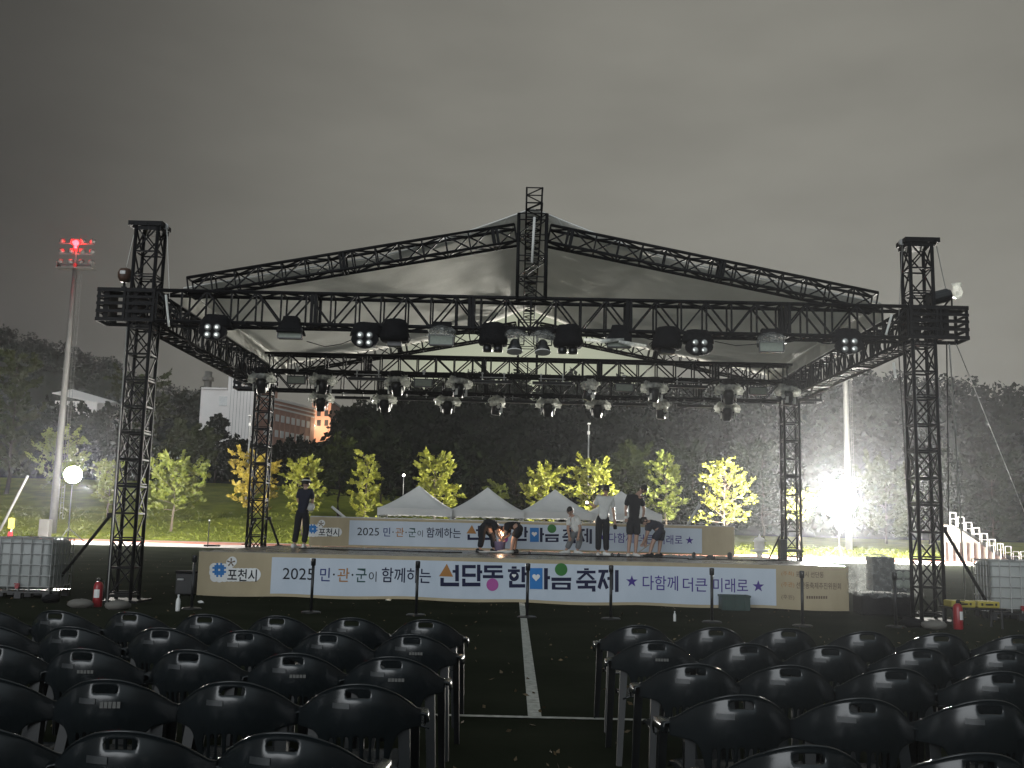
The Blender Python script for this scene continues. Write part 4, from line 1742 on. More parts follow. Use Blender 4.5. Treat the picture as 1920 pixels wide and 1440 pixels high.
# things lying on the ground by the tower feet
G_S = 'sandbags round the tower feet'
for k, (px, py, lab) in enumerate(((150, 1140, 'pale sandbag left of the red extinguisher at the left tower'), (222, 1143, 'pale sandbag against the base of the left front tower'), (95, 1130, 'dark lumpy sandbag between the left tank and the brace foot'), (1710, 1176, 'dark lumpy sandbag left of the right front tower foot'), (1752, 1180, 'pale sandbag against the base of the right front tower'))):
    p = gnd(px, py)
    b = MB()
    b.sphere((p.x, p.y, .07), (.22, .15, .085), 14, 8, Matrix.Rotation(k * .8, 3, 'Z'))
    for i, v in enumerate(b.v):
        b.v[i] = (v[0] + random.gauss(0, .008), v[1] + random.gauss(0, .008), max(0.0, v[2] + random.gauss(0, .006)))
    tag(b.build('sandbag', M['concrete'] if 'pale' in lab else M['cloth'], o=(p.x, p.y, 0), smooth=True), lab, 'sandbag', G_S)
for k, (px, py, lab) in enumerate(((376, 1131, 'crumpled white scrap on the turf under the left end of the banner'), (728, 1126, 'small white scrap on the turf before the banner middle left'))):
    p = gnd(px, py)
    b = MB()
    b.sphere((p.x, p.y, .02), (.07, .05, .025), 8, 5)
    for i, v in enumerate(b.v):
        b.v[i] = (v[0] + random.gauss(0, .008), v[1] + random.gauss(0, .008), max(0.0, v[2] + random.gauss(0, .006)))
    tag(b.build('paper_scrap', M['white'], o=(p.x, p.y, 0)), lab, 'litter')

# ------------------------------------------------------------------ people


def skinned(verts, edges, radii, sub=2):
    me = bpy.data.meshes.new('skin_tmp')
    me.from_pydata([tuple(v) for v in verts], edges, [])
    ob = bpy.data.objects.new('skin_tmp', me)
    COL.objects.link(ob)
    md = ob.modifiers.new('skin', 'SKIN')
    md.use_smooth_shade = True
    for i, r in enumerate(radii):
        me.skin_vertices[0].data[i].radius = (r, r) if not isinstance(r, tuple) else r
        me.skin_vertices[0].data[i].use_root = (i == 0)
    s = ob.modifiers.new('subsurf', 'SUBSURF')
    s.levels = s.render_levels = sub
    dg = bpy.context.evaluated_depsgraph_get()
    out = bpy.data.meshes.new_from_object(ob.evaluated_get(dg))
    vs = [tuple(v.co) for v in out.vertices]
    fs = [tuple(p.vertices) for p in out.polygons]
    bpy.data.objects.remove(ob)
    bpy.data.meshes.remove(me)
    bpy.data.meshes.remove(out)
    return vs, fs


def person(label, J, loc, look, shirt, trousers, shoes, hair, short=False, hat=None, gloves=None, curl=.6):
    """J: joints in metres from the feet (x to the viewer's right, y away, z up)"""
    t = thing('person', label, 'person', loc, world=False)
    J = {k: Vector(v) for k, v in J.items()}
    vs, es, rs = [], [], []

    def nd(p, r, par=None):
        vs.append(Vector(p))
        rs.append(r)
        if par is not None:
            es.append((par, len(vs) - 1))
        return len(vs) - 1
    pel = nd(J['pelvis'], .115)
    spn = nd(J['pelvis'].lerp(J['chest'], .5), .11, pel)
    ch = nd(J['chest'], .12, spn)
    nb = nd(J['neck'], .055, ch)
    hd0 = nd(J['neck'].lerp(J['head'], .55), .05, nb)
    for s in 'LR':
        sh = nd(J['sh' + s], .060, ch)
        el = nd(J['el' + s], .042, sh)
        wr = nd(J['wr' + s], .030, el)
        hp = nd(J['hip' + s], .088, pel)
        kn = nd(J['kn' + s], .056, hp)
        cf = nd(J['kn' + s].lerp(J['an' + s], .32), .056, kn)
        an = nd(J['an' + s], .036, cf)
        nd(J['an' + s] + V(0, 0, -.05) + J['toe' + s] * .05, .036, an)
        # hand: palm, four unequal fingers and a thumb from its side
        d = (J['wr' + s] - J['el' + s]).normalized()
        sd = d.cross(V(0, 1, 0))
        sd = sd.normalized() if sd.length > .1 else V(1, 0, 0)
        nrm = d.cross(sd)
        pm = nd(J['wr' + s] + d * .055, .026, wr)
        for k, ln in enumerate((.070, .082, .076, .060)):
            off = sd * ((k - 1.5) * .019)
            b0 = J['wr' + s] + d * .085 + off
            f1_ = nd(b0, .0095, pm)
            f2_ = nd(b0 + d * ln * .5 + nrm * .012, .0085, f1_)
            nd(b0 + d * ln * (1 - curl * .45) + nrm * ln * curl * .6, .0075, f2_)
        th = nd(J['wr' + s] + d * .045 + sd * .036 + nrm * .008, .011, pm)
        nd(J['wr' + s] + d * .085 + sd * .046 + nrm * .022, .009, th)
    b = MB()
    b.add(*skinned(vs, es, rs, 1))
    # head with jaw, nose, ears, brow and lips
    lk = Vector(look).normalized()
    upv = (J['head'] - J['neck']).normalized()
    sdv = lk.cross(upv).normalized()
    lk = upv.cross(sdv).normalized()
    Rm = Matrix((sdv, lk, upv)).transposed()
    hv = MB()
    hv.sphere((0, 0, 0), (.078, .095, .115), 18, 12)
    for i, v in enumerate(hv.v):
        x, y, z = v
        if z < -.02:
            k = min(1, (-z - .02) / .095)
            x *= 1 - .28 * k
            y = y * (1 - .25 * k) + .022 * k
        hv.v[i] = (x, y, z)
    hv.sphere((0, .098, -.016), (.014, .018, .024), 8, 6)
    hv.sphere((0, .088, .022), (.052, .012, .010), 8, 5)
    hv.sphere((0, .090, -.055), (.026, .010, .009), 8, 5)
    for s in (-1, 1):
        hv.sphere((s * .080, -.005, -.01), (.010, .022, .032), 8, 6)
    for v in hv.v:
        pass
    b.add([J['head'] + Rm @ Vector(v) for v in hv.v], hv.f)
    b.build('body', M['skin'], t, smooth=True)
    e = MB()
    for s in (-1, 1):
        e.sphere(J['head'] + Rm @ V(s * .031, .082, .006), .0105, 8, 6)
    e.build('eyes', M['hair'], t, smooth=True)
    h = MB()
    h.sphere((0, 0, 0), (.087, .104, .122), 18, 12)
    keep = []
    for f in h.f:
        c = sum((Vector(h.v[i]) for i in f), Vector()) / len(f)
        if c.z > .045 or (c.y < .02 and c.z > -.055 - c.y * .2):
            keep.append(f)
    h2 = MB()
    h2.add([J['head'] + Rm @ (Vector(v) + Vector((random.gauss(0, .003), random.gauss(0, .003), random.gauss(0, .003)))) for v in h.v], keep)
    h2.build('hair', M[hair], t, smooth=True, mods=[('SOLIDIFY', dict(thickness=.01))])
    if hat:
        q = MB()
        q.lathe([(.155, .03), (.148, .036), (.105, .055), (.10, .10), (.085, .14), (.03, .155), (0, .157)], (0, 0, 0), 18)
        q2 = MB()
        q2.add([J['head'] + Rm @ Vector(v) for v in q.v], q.f)
        ho = q2.build('hat', M[hat], t, smooth=True)
        q = MB()
        q.lathe([(.109, .056), (.106, .085)], (0, 0, 0), 18)
        q2 = MB()
        q2.add([J['head'] + Rm @ Vector(v) for v in q.v], q.f)
        q2.build('hat_band', M['strap'], ho, smooth=True)
    # shirt
    vs, es, rs = [], [], []
    p0 = nd(J['pelvis'] - (J['chest'] - J['pelvis']).normalized() * .015, .134)
    p1 = nd(J['pelvis'].lerp(J['chest'], .5), .142, p0)
    p2 = nd(J['chest'], .160, p1)
    nd(J['chest'].lerp(J['neck'], .75), .075, p2)
    for s in 'LR':
        nd(J['pelvis'].lerp(J['hip' + s], .45) - (J['chest'] - J['pelvis']).normalized() * .03, .125, p0)
        a = nd(J['sh' + s], .088, p2)
        nd(J['sh' + s].lerp(J['el' + s], .78), .070, a)
    b = MB()
    b.add(*skinned(vs, es, rs, 2))
    axs = (J['chest'] - J['pelvis']).normalized()
    for i, v in enumerate(b.v):
        h_ = (Vector(v) - J['pelvis']).dot(axs)
        if h_ < -.03:                       # straight hem
            b.v[i] = tuple(Vector(v) + axs * (-.03 - h_ + .012 * math.sin(i)))
        else:                               # soft folds across the cloth
            b.v[i] = tuple(Vector(v) + V(0, .004 * math.sin(h_ * 55 + v[0] * 30), .003 * math.sin(v[0] * 60)))
    b.build('shirt', M[shirt], t, smooth=True)
    # trousers or shorts
    vs, es, rs = [], [], []
    p0 = nd(J['pelvis'] + (J['chest'] - J['pelvis']) * .35, .122)
    p1 = nd(J['pelvis'], .130, p0)
    for s in 'LR':
        a = nd(J['hip' + s], .108, p1)
        if short:
            nd(J['hip' + s].lerp(J['kn' + s], .86), .098, a)
        else:
            k = nd(J['kn' + s], .086, a)
            nd(J['kn' + s].lerp(J['an' + s], .93), .076, k)
    b = MB()
    b.add(*skinned(vs, es, rs, 2))
    b.build('shorts' if short else 'trousers', M[trousers], t, smooth=True)
    for s in 'LR':
        a = J['an' + s]
        d = J['toe' + s].normalized()
        c = MB()
        ang = math.atan2(d.y, d.x)
        Rz = Matrix.Rotation(ang, 3, 'Z')
        prof = [(-.09, .034, .075), (-.05, .040, .10), (.02, .043, .085), (.09, .046, .06), (.14, .042, .045), (.18, .022, .03)]
        for (x, w_, hh) in prof:
            for (yy, zz) in ((-1, 0), (-1, .4), (-.6, .9), (0, 1), (.6, .9), (1, .4), (1, 0)):
                q = Rz @ V(x, yy * w_, 0)
                c.v.append((a.x + q.x, a.y + q.y, a.z - .085 + zz * hh))
        for i in range(5):
            for j in range(6):
                k = i * 7 + j
                c.f.append((k, k + 7, k + 8, k + 1))
        c.f.append(tuple(range(7)))
        c.f.append(tuple(reversed(range(35, 42))))
        for i in range(5):
            c.f.append((i * 7, i * 7 + 6, i * 7 + 13, i * 7 + 7))
        so = c.build('shoe', M[shoes], t, smooth=True)
        if not short:
            pass
        if gloves:
            g_ = MB()
            d2 = (J['wr' + s] - J['el' + s]).normalized()
            g_.tube(J['wr' + s] - d2 * .02, J['wr' + s] + d2 * .05, .036, .034, 8)
            g_.build('glove_cuff', M[gloves], t, smooth=True)
    return t


def joints(ox, fy, s, pts, depth=None):
    """picture measurements -> metres; ox = foot column, fy = sole row, s = pixels per metre"""
    J = {}
    for k, (x, y) in pts.items():
        if k.startswith('toe'):
            J[k] = (x, y, 0)
        else:
            J[k] = ((x - ox) / s, (depth or {}).get(k, 0.0), (fy - y) / s)
    return J


def stage_at(px, Y):
    p = at(px, 1030, Y)
    return (p.x, p.y, SH + .001)


# 1 man in a hat at the left end, back turned
J = joints(540, 1345, 652, dict(head=(605, 292), neck=(602, 372), chest=(596, 500), pelvis=(570, 775), shL=(505, 425), shR=(700, 425), elL=(478, 585), elR=(728, 590), wrL=(520, 660), wrR=(676, 660), hipL=(515, 800), hipR=(626, 800), knL=(490, 1050), knR=(640, 1052), anL=(462, 1290), anR=(622, 1290), toeL=(.4, .9), toeR=(.1, 1)),
           dict(elL=.05, elR=.05, wrL=.22, wrR=.14, head=.02, knL=.03, knR=.05))
w = person('man in a dark hat at the left end of the stage holding a white bundle', J, stage_at(560, 26.0), (0.2, 1, -.1), 'navy', 'tee_black', 'white', 'hair', hat='cloth')
wl = w.location
b = MB()
b.sphere((wl.x + .17, wl.y + .07, SH + 1.02), (.17, .12, .12), 16, 10)
for i, v in enumerate(b.v):
    k = math.sin(v[0] * 40) * .012 + math.sin(v[2] * 55 + v[0] * 20) * .012
    b.v[i] = (v[0] + k, v[1] - abs(k), v[2] + random.gauss(0, .004))
tag(b.build('cloth_bundle', M['tee_white'], o=(wl.x + .17, wl.y + .07, SH + .9), smooth=True), 'crumpled white bundle held at the hip by the man in the dark hat', 'bundle')

# 2, 3 two bending workers
J = joints(430, 1215, 591, dict(head=(598, 880), neck=(560, 830), chest=(500, 770), pelvis=(385, 800), shL=(520, 790), shR=(535, 800), elL=(560, 930), elR=(600, 950), wrL=(620, 1010), wrR=(640, 1030), hipL=(350, 840), hipR=(430, 850), knL=(345, 1010), knR=(515, 1010), anL=(315, 1165), anR=(520, 1165), toeL=(1, -.2), toeR=(1, .1)),
           dict(shL=-.17, shR=.17, elL=-.2, elR=.2, wrL=-.1, wrR=.12, hipL=-.09, hipR=.09, knL=-.1, knR=.1, anL=-.1, anR=.1))
person('worker in black bending forward to the right over the lit bucket', J, stage_at(914, 25.6), (.55, 0, -1), 'tee_black', 'tee_black', 'fix', 'hair')
J = joints(860, 1215, 591, dict(head=(640, 905), neck=(690, 862), chest=(755, 790), pelvis=(890, 815), shL=(735, 805), shR=(735, 820), elL=(700, 935), elR=(760, 960), wrL=(655, 1030), wrR=(670, 1010), hipL=(890, 860), hipR=(915, 855), knL=(820, 1020), knR=(850, 1020), anL=(800, 1165), anR=(850, 1165), toeL=(-1, -.1), toeR=(-1, .1)),
           dict(shL=-.17, shR=.17, elL=-.2, elR=.2, wrL=-.12, wrR=.12, hipL=-.09, hipR=.09, knL=-.1, knR=.1, anL=-.1, anR=.1))
person('worker in black top and shorts bending forward to the left over the lit bucket', J, stage_at(967, 25.6), (-.55, 0, -1), 'tee_black', 'tee_black', 'fix', 'hair', short=True)
bk = stage_at(937, 25.6)
t = thing('bucket', 'pale purple bucket on the stage between the two bending workers', 'bucket', bk, world=False)
b = MB()
b.lathe([(.11, 0), (.145, .27), (.152, .275), (.140, .272), (.105, .01), (0, .01)], n=18)
b.build('bucket_body', mat('bucket_lilac', (.30, .24, .36), (.24, .19, .30), 4, .4), t, smooth=True)
b = MB()
b.path([(-.145, 0, .27), (-.11, -.07, .35), (0, -.10, .38), (.11, -.07, .35), (.145, 0, .27)], .006, 6)
b.build('bucket_handle', M['steel'], t, smooth=True)
hp = V(bk[0] + .02, bk[1] - .02, SH + .46)
t = thing('torch', 'small lit torch held low between the two bending workers', 'torch', tuple(hp))
b = MB()
b.tube(hp + V(-.06, 0, .07), hp + V(.02, 0, .0), .022, n=10)
b.build('torch_body', M['fix'], t, smooth=True)
b = MB()
b.sphere(hp + V(.03, 0, -.008), .030, 12, 8)
b.build('torch_lens', M['warm'], t, smooth=True)
for k, (px, w_, lab) in enumerate(((948, .22, 'white cloth heap on the stage beside the bucket'), (922, .30, 'flat pale sheet lying on the stage before the bending workers'))):
    q = stage_at(px, 25.3 - .35 * k)
    b = MB()
    b.sphere((q[0], q[1], SH + .03), (w_, .16, .05 if k == 0 else .02), 18, 8)
    for i, v in enumerate(b.v):
        b.v[i] = (v[0] + random.gauss(0, .012), v[1] + random.gauss(0, .012), max(SH, v[2] + random.gauss(0, .008)))
    tag(b.build('cloth_heap', M['tee_white'], o=(q[0], q[1], SH), smooth=True), lab, 'cloth')

# 4 crouching person in a white shirt, farther back
J = joints(1640, 1290, 560, dict(head=(1648, 680), neck=(1668, 745), chest=(1700, 815), pelvis=(1752, 960), shL=(1650, 800), shR=(1760, 790), elL=(1620, 930), elR=(1800, 920), wrL=(1640, 1050), wrR=(1770, 1040), hipL=(1715, 990), hipR=(1785, 985), knL=(1672, 1105), knR=(1800, 1110), anL=(1610, 1238), anR=(1765, 1238), toeL=(-1, -.2), toeR=(.8, -.6)),
           dict(head=-.16, neck=-.10, elL=-.15, elR=-.15, wrL=-.25, wrR=-.25, shL=-.06, shR=-.06))
person('crouching person in a white shirt and grey trousers near the back banner', J, stage_at(1066, 26.6), (-.3, -.8, -.5), 'tee_white', 'grey', 'tee_white', 'hair')

# 5 standing man in white tee, back turned, phone in raised left hand
J = joints(735, 1215, 591, dict(head=(768, 258), neck=(762, 345), chest=(752, 440), pelvis=(724, 690), shL=(655, 385), shR=(852, 388), elL=(612, 520), elR=(884, 570), wrL=(545, 475), wrR=(908, 735), hipL=(672, 715), hipR=(776, 715), knL=(665, 945), knR=(772, 950), anL=(660, 1163), anR=(782, 1163), toeL=(-.1, -1), toeR=(1, -.4)),
           dict(elL=.10, wrL=.16, elR=.02, wrR=.06))
w = person('standing man in white tee shirt and black trousers holding up a phone', J, stage_at(1131, 25.5), (-.3, 1, -.35), 'tee_white', 'tee_black', 'white', 'hair')
hp = w.location + V((505 - 735) / 591, .18, (1215 - 468) / 591)
t = thing('phone', 'small lit phone in the hand of the man in the white tee shirt', 'phone', tuple(hp))
b = MB()
b.box(hp, (.075, .012, .15), Matrix.Rotation(.8, 3, 'Y'))
b.build('phone_case', M['fix'], t)
b = MB()
b.sphere(hp + V(-.015, -.014, .03), (.03, .010, .03), 10, 6)
b.build('phone_light', M['coolspot'], t, smooth=True)
hp = w.location + V((908 - 735) / 591, .03, (1215 - 800) / 591)
b = MB()
b.lathe([(.02, .06), (.05, .03), (.045, -.05), (.02, -.06), (0, -.06)], hp, 10, jit=.1)
tag(b.build('cable_coil', M['cloth'], o=tuple(hp)), 'dark coil of cable hanging from the right hand of the man in white', 'cable')

# 6 man in black tee and shorts, head bowed
J = joints(1165, 1238, 591, dict(head=(1322, 268), neck=(1262, 325), chest=(1208, 440), pelvis=(1188, 735), shL=(1108, 385), shR=(1300, 398), elL=(1070, 560), elR=(1338, 560), wrL=(1068, 680), wrR=(1330, 690), hipL=(1132, 765), hipR=(1240, 765), knL=(1132, 975), knR=(1228, 975), anL=(1112, 1187), anR=(1215, 1187), toeL=(-.2, -1), toeR=(.5, -.9)),
           dict(head=-.03, wrL=-.08, wrR=.12, elL=.02))
person('man in a black tee shirt and black shorts with bowed head and white gloves', J, stage_at(1185, 25.3), (.75, .3, -.7), 'tee_black', 'tee_black', 'white', 'hair', short=True, gloves='white')

# 7 bending man in dark clothes sweeping
J = joints(1500, 1255, 591, dict(head=(1352, 742), neck=(1398, 752), chest=(1460, 770), pelvis=(1600, 855), shL=(1420, 800), shR=(1425, 780), elL=(1385, 925), elR=(1400, 930), wrL=(1335, 1045), wrR=(1375, 1060), hipL=(1560, 890), hipR=(1612, 885), knL=(1470, 1045), knR=(1592, 1060), anL=(1425, 1203), anR=(1575, 1203), toeL=(-1, -.3), toeR=(-.9, -.4)),
           dict(shL=-.17, shR=.17, elL=-.18, elR=.16, wrL=-.06, wrR=.04, hipL=-.09, hipR=.09, knL=-.1, knR=.1, anL=-.1, anR=.1))
w = person('man in a dark top and shorts bending low at the right over a stick', J, stage_at(1227, 25.4), (-.6, -.1, -.8), 'navy', 'navy', 'fix', 'hair', short=True)
wl = w.location
b = MB()
b.tube(wl + V((1240 - 1500) / 591, -.02, .06), wl + V((1430 - 1500) / 591, -.02, .30), .013, n=8)
tag(b.build('stick', M['edge'], o=tuple(wl + V(-.44, 0, .02))), 'wooden stick in the hands of the low bending man', 'stick')

# things on the deck
G_D = 'small gear on the stage floor'
for k, (px, Y, lab, sz) in enumerate(((1148, 24.6, 'small black box beside the white shoes of the standing man', (.08, .08, .06)), (1160, 24.6, 'small black cube right of the other small box on the stage edge', (.07, .07, .06)), (993, 24.3, 'small black box right of the bending workers', (.07, .07, .06)), (1301, 25.0, 'black bottle-like box in front of the tan end of the back banner', (.07, .07, .12)), (1368, 24.8, 'black box at the right end of the back banner', (.09, .08, .14)), (1332, 24.8, 'pair of black floor sockets before the back banner', (.20, .08, .06)))):
    q = stage_at(px, Y)
    b = MB()
    b.box((q[0], q[1], SH + sz[2] / 2 + .002), sz)
    b.box((q[0], q[1], SH + sz[2] + .012), (sz[0] * .6, sz[1] * .6, .02))
    tag(b.build('floor_box', M['fix'], o=(q[0], q[1], SH)), lab, 'box', G_D)
for k, (pts, lab) in enumerate(((((560, 24.8), (640, 24.2), (720, 24.5), (800, 24.1), (880, 24.4)), 'black cable snaking over the left half of the stage'), (((960, 23.8), (1030, 24.0), (1090, 23.7), (1240, 24.2), (1300, 24.0)), 'black cable snaking over the middle of the stage'), (((1290, 23.2), (1360, 23.8), (1420, 23.5), (1500, 24.2)), 'black cable on the bright right part of the stage'))):
    b = MB()
    q = [V(*stage_at(*p_)) + V(0, 0, .014) for p_ in pts]
    out = []
    for i in range(len(q) - 1):
        for j in range(6):
            f_ = j / 6
            out.append(q[i].lerp(q[i + 1], f_) + V(0, .10 * math.sin((i + f_) * 3.0), 0))
    b.path(out, .013, 6)
    tag(b.build('floor_cable', M['cloth'], o=tuple(q[0]), smooth=True), lab, 'cable')
q = stage_at(1476, 25.5)
t = thing('keyboard_stand', 'small dark stand and case on the right part of the stage', 'stand', q, world=False)
b = MB()
b.box((-.12, 0, .25), (.16, .3, .5))
b.box((.16, 0, .22), (.42, .3, .05))
b.build('case_body', M['fix'], t, mods=[('BEVEL', dict(width=.01, segments=2))])
b = MB()
b.tube((.34, -.1, 0), (.34, -.1, .2), .015)
b.tube((.34, .1, 0), (.34, .1, .2), .015)
b.box((.2, 0, .08), (.34, .28, .03))
b.build('frame', M['truss'], t)
b = MB()
b.tube((-.45, 0, .02), (-.16, 0, .62), .02)
b.build('prop_tube', M['truss'], t)
q = stage_at(395, 24)
q = gnd(392, 1027)
t = thing('rail_post', 'thin upright pole on a flat base far behind the left end of the stage', 'pole', (at(391, 1000, 62).x, 62, 0), world=False)
b = MB()
b.tube((0, 0, 0), (0, 0, 1.55), .03, n=6)
b.build('pole', M['truss'], t)
b = MB()
b.box((.25, 0, .08), (.9, .3, .10))
b.build('base', M['truss'], t)
b = MB()
b.sphere((0, 0, 1.58), .05, 8, 6)
b.build('knob', M['white'], t)

# ------------------------------------------------------------------ white gazebo tents


def mk_tent():
    t = thing('gazebo_tent', '', 'tent', world=False)
    b = MB()
    n = 12
    w = 1.5
    rows = []
    for i in range(n + 1):
        f = i / n
        r = w * (1 - f)
        z = 2.22 + .98 * (f ** 1.25)
        k = len(b.v)
        rows.append(k)
        for j in range(24):
            a = j / 24 * 4
            s = int(a)
            u = a - s
            c = [(-1, -1), (1, -1), (1, 1), (-1, 1)]
            p, q = c[s], c[(s + 1) % 4]
            x, y = p[0] + (q[0] - p[0]) * u, p[1] + (q[1] - p[1]) * u
            pin = 1 - .05 * math.sin(PI * u) * math.sin(PI * f)
            b.v.append((x * r * pin, y * r * pin, z - .05 * math.sin(PI * u) * math.sin(PI * f)))
    for i in range(n):
        for j in range(24):
            j2 = (j + 1) % 24
            b.f.append((rows[i] + j, rows[i] + j2, rows[i + 1] + j2, rows[i + 1] + j))
    b.build('roof', M['tent'], t, smooth=True)
    b = MB()
    for s in range(4):
        Rz = Matrix.Rotation(s * PI / 2, 3, 'Z')
        for j in range(12):
            x0, x1 = -w + j * w / 6, -w + (j + 1) * w / 6
            sag = lambda x: .03 * math.sin(PI * (x + w) / (2 * w)) + .012 * math.sin(x * 9)
            b.quad(Rz @ V(x0, -w - .004, 1.93 + sag(x0)), Rz @ V(x1, -w - .004, 1.93 + sag(x1)), Rz @ V(x1, -w - .002, 2.22), Rz @ V(x0, -w - .002, 2.22))
    b.build('valance', M['tent'], t, smooth=True)
    for sx_ in (-1, 1):
        for sy_ in (-1, 1):
            b = MB()
            b.box((sx_ * (w - .04), sy_ * (w - .04), 1.1), (.045, .045, 2.2))
            b.box((sx_ * (w - .04), sy_ * (w - .04), .01), (.12, .12, .02))
            b.build('leg', M['steel'], t)
    b = MB()
    for s in range(4):
        Rz = Matrix.Rotation(s * PI / 2, 3, 'Z')
        for k in range(4):
            x0, x1 = -w + .05 + k * (2 * w - .1) / 4, -w + .05 + (k + 1) * (2 * w - .1) / 4
            b.tube(Rz @ V(x0, -w + .05, 2.15), Rz @ V(x1, -w + .05, 1.85), .014, n=4)
            b.tube(Rz @ V(x0, -w + .05, 1.85), Rz @ V(x1, -w + .05, 2.15), .014, n=4)
    b.build('scissor_frame', M['steel'], t)
    return t


t0 = None
for i, (px, lab) in enumerate(((784, 'white gazebo tent at the left end of the row behind the stage'), (913, 'white gazebo tent behind the two bending workers'), (1041, 'white gazebo tent behind the crouching person'), (1168, 'white gazebo tent at the right end of the row, half hidden by the standing men'))):
    p = at(px, 960, 42.5)
    if t0 is None:
        t0 = mk_tent()
        t0.location = (p.x, 42.5, 0)
        tag(t0, lab, group='white gazebo tents')
    else:
        dup(t0, (p.x, 42.5 + .25 * i, 0), random.uniform(-.03, .03), lab, 'white gazebo tents')

# ------------------------------------------------------------------ trees


def leaf_quads(P, size, rng_, flat=.55, D=None):
    """one small bent leaf spray at every point of P"""
    n = len(P)
    a = rng_.normal(size=(n, 3)) * (1 if D is None else .55)
    if D is not None:
        a = a + D
    a /= np.linalg.norm(a, axis=1)[:, None]
    c = rng_.normal(size=(n, 3))
    c -= a * (a * c).sum(1)[:, None]
    c /= np.linalg.norm(c, axis=1)[:, None]
    s = size * rng_.uniform(.6, 1.35, n)[:, None]
    q = np.stack([P - a * s, P + c * s * flat, P + a * s, P - c * s * flat], 1).reshape(-1, 3)
    f = np.arange(4 * n).reshape(-1, 4)
    return q, f


def tree(label, px, base_y, top_y, width, Y, kind, leaves=1500, lsize=.13, sparse=0.0, group='young trees on the lawn', name='young_tree', cone=.5, trunk_frac=.28, lean=0.0, nb=26):
    r_ = np.random.default_rng(int(px * 7 + top_y))
    p = at(px, (base_y + top_y) / 2, Y)
    gz = hills(p.x, Y)
    top = at(px, top_y, Y)
    H = top.z - gz
    Wd = width / FPX * Y / 2
    t = thing(name, label, 'tree', (p.x, Y, gz), world=False, group=group)
    tb = MB()
    rt = .045 + .012 * H
    pts = [V(0, 0, -.1)]
    for i in range(1, 9):
        f = i / 8
        pts.append(V(lean * f * H * .1 + r_.normal() * .03 * H * .25, r_.normal() * .03 * H * .25, H * .93 * f))
    tb.path(pts, [rt * (1 - .92 * i / 8) for i in range(9)], 7)
    lp, ld = [], []
    for k in range(nb):
        f = trunk_frac + (1 - trunk_frac) * (k + r_.random()) / nb
        f = min(f, .98)
        i0 = min(7, int(f * 8))
        o = pts[i0].lerp(pts[i0 + 1], f * 8 - i0)
        a = k * 2.4 + r_.random()
        # crown outline: widest at a third, narrowing to the top, ragged
        g = (f - trunk_frac) / (1 - trunk_frac)
        R = Wd * (1.0 - cone * g ** 1.3) * (.55 + .45 * min(1, g * 5 + .2)) * r_.uniform(.6, 1.12)
        up = r_.uniform(.15, .75)
        d = V(math.cos(a), math.sin(a), up).normalized()
        L_ = R / max(.4, math.hypot(d.x, d.y))
        L_ = min(L_, (H * 1.0 - o.z) / max(.2, d.z) if d.z > 0 else L_)
        e = o + d * max(.15, L_)
        mid = o.lerp(e, .5) + V(0, 0, -.05 * L_)
        tb.path([o, mid, e], [rt * .33 * (1 - f * .6), rt * .2, .008], 5)
        ntw = 5
        for j in range(ntw):
            u = .25 + .75 * (j + r_.random()) / ntw
            q = o.lerp(e, u)
            dd = (d * .9 + V(r_.normal() * .8, r_.normal() * .8, r_.normal() * .5 + .15)).normalized()
            tl = Wd * r_.uniform(.25, .58)
            q2 = q + dd * tl
            if sparse > .3:
                tb.tube(q, q2, .010, .005, 4, cap=False)
            m = int(1.7 * leaves / (nb * ntw))
            for w_ in range(m):
                v = r_.random()
                s_ = .03 + .022 * Wd
                lp.append(q.lerp(q2, v ** .7) + V(*(r_.normal(size=3) * s_)))
                ld.append(dd)
    tb.build('trunk', M['barkd' if kind in ('leafd', 'leafm') else 'bark'], t, smooth=True)
    P = np.array([tuple(v) for v in lp])
    D = np.array([tuple(v) for v in ld])
    k_ = P[:, 2] > H * trunk_frac * .75
    P, D = P[k_], D[k_]
    if sparse:
        # open holes in the crown
        c = r_.uniform(-1, 1, (14, 3)) * np.array([Wd, Wd, H * .4]) + np.array([0, 0, H * .62])
        d = np.min(np.linalg.norm(P[:, None] - c[None], axis=2), axis=1)
        P, D = P[d > Wd * sparse * .6], D[d > Wd * sparse * .6]
    q, f = leaf_quads(P, lsize, r_, D=D)
    me = bpy.data.meshes.new('crown')
    me.from_pydata(q.tolist(), [], f.tolist())
    me.materials.append(M[kind])
    ob = bpy.data.objects.new('crown', me)
    COL.objects.link(ob)
    ob.parent = t
    return t


tree('round green young tree lit on the lawn at the left, low twig at its foot', 325, 990, 862, 112, 82, 'leafg', 2300, .16, .25, cone=.35, lean=.5)
tree('golden yellow young tree behind the left back tower', 474, 990, 852, 92, 82, 'leafo', 1900, .15, .25, cone=.35)
tree('bright yellow green tree behind the head of the man in the hat', 570, 990, 864, 84, 82, 'leafy', 1700, .16, .2, cone=.4)
tree('slender yellow green tree with a tuft low on its trunk, left of the first tent', 686, 985, 848, 62, 82, 'leafy', 1500, .15, .2, cone=.35, trunk_frac=.18)
tree('bright leafy tree rising behind the first white tent', 816, 985, 855, 92, 82, 'leafy', 2200, .16, .15, cone=.45)
tree('low thin green tree behind the second tent', 930, 985, 902, 52, 84, 'leafg', 900, .14, .35)
tree('nearly bare tree with thin branches between the second and third tents', 968, 985, 872, 80, 86, 'leafm', 500, .12, .6)
tree('broad yellow green tree behind the third white tent', 1024, 985, 876, 92, 82, 'leafy', 2000, .15, .2, cone=.5)
tree('dense yellow tree behind the standing man in white', 1114, 985, 866, 92, 82, 'leafy', 2300, .15, .15, cone=.45)
tree('dim thin tree between the yellow tree and the olive tree', 1192, 985, 872, 50, 88, 'leafm', 700, .14, .35)
tree('olive green tree with a forked stem behind the man in black', 1248, 985, 852, 84, 84, 'leafg', 2000, .14, .2, cone=.5)
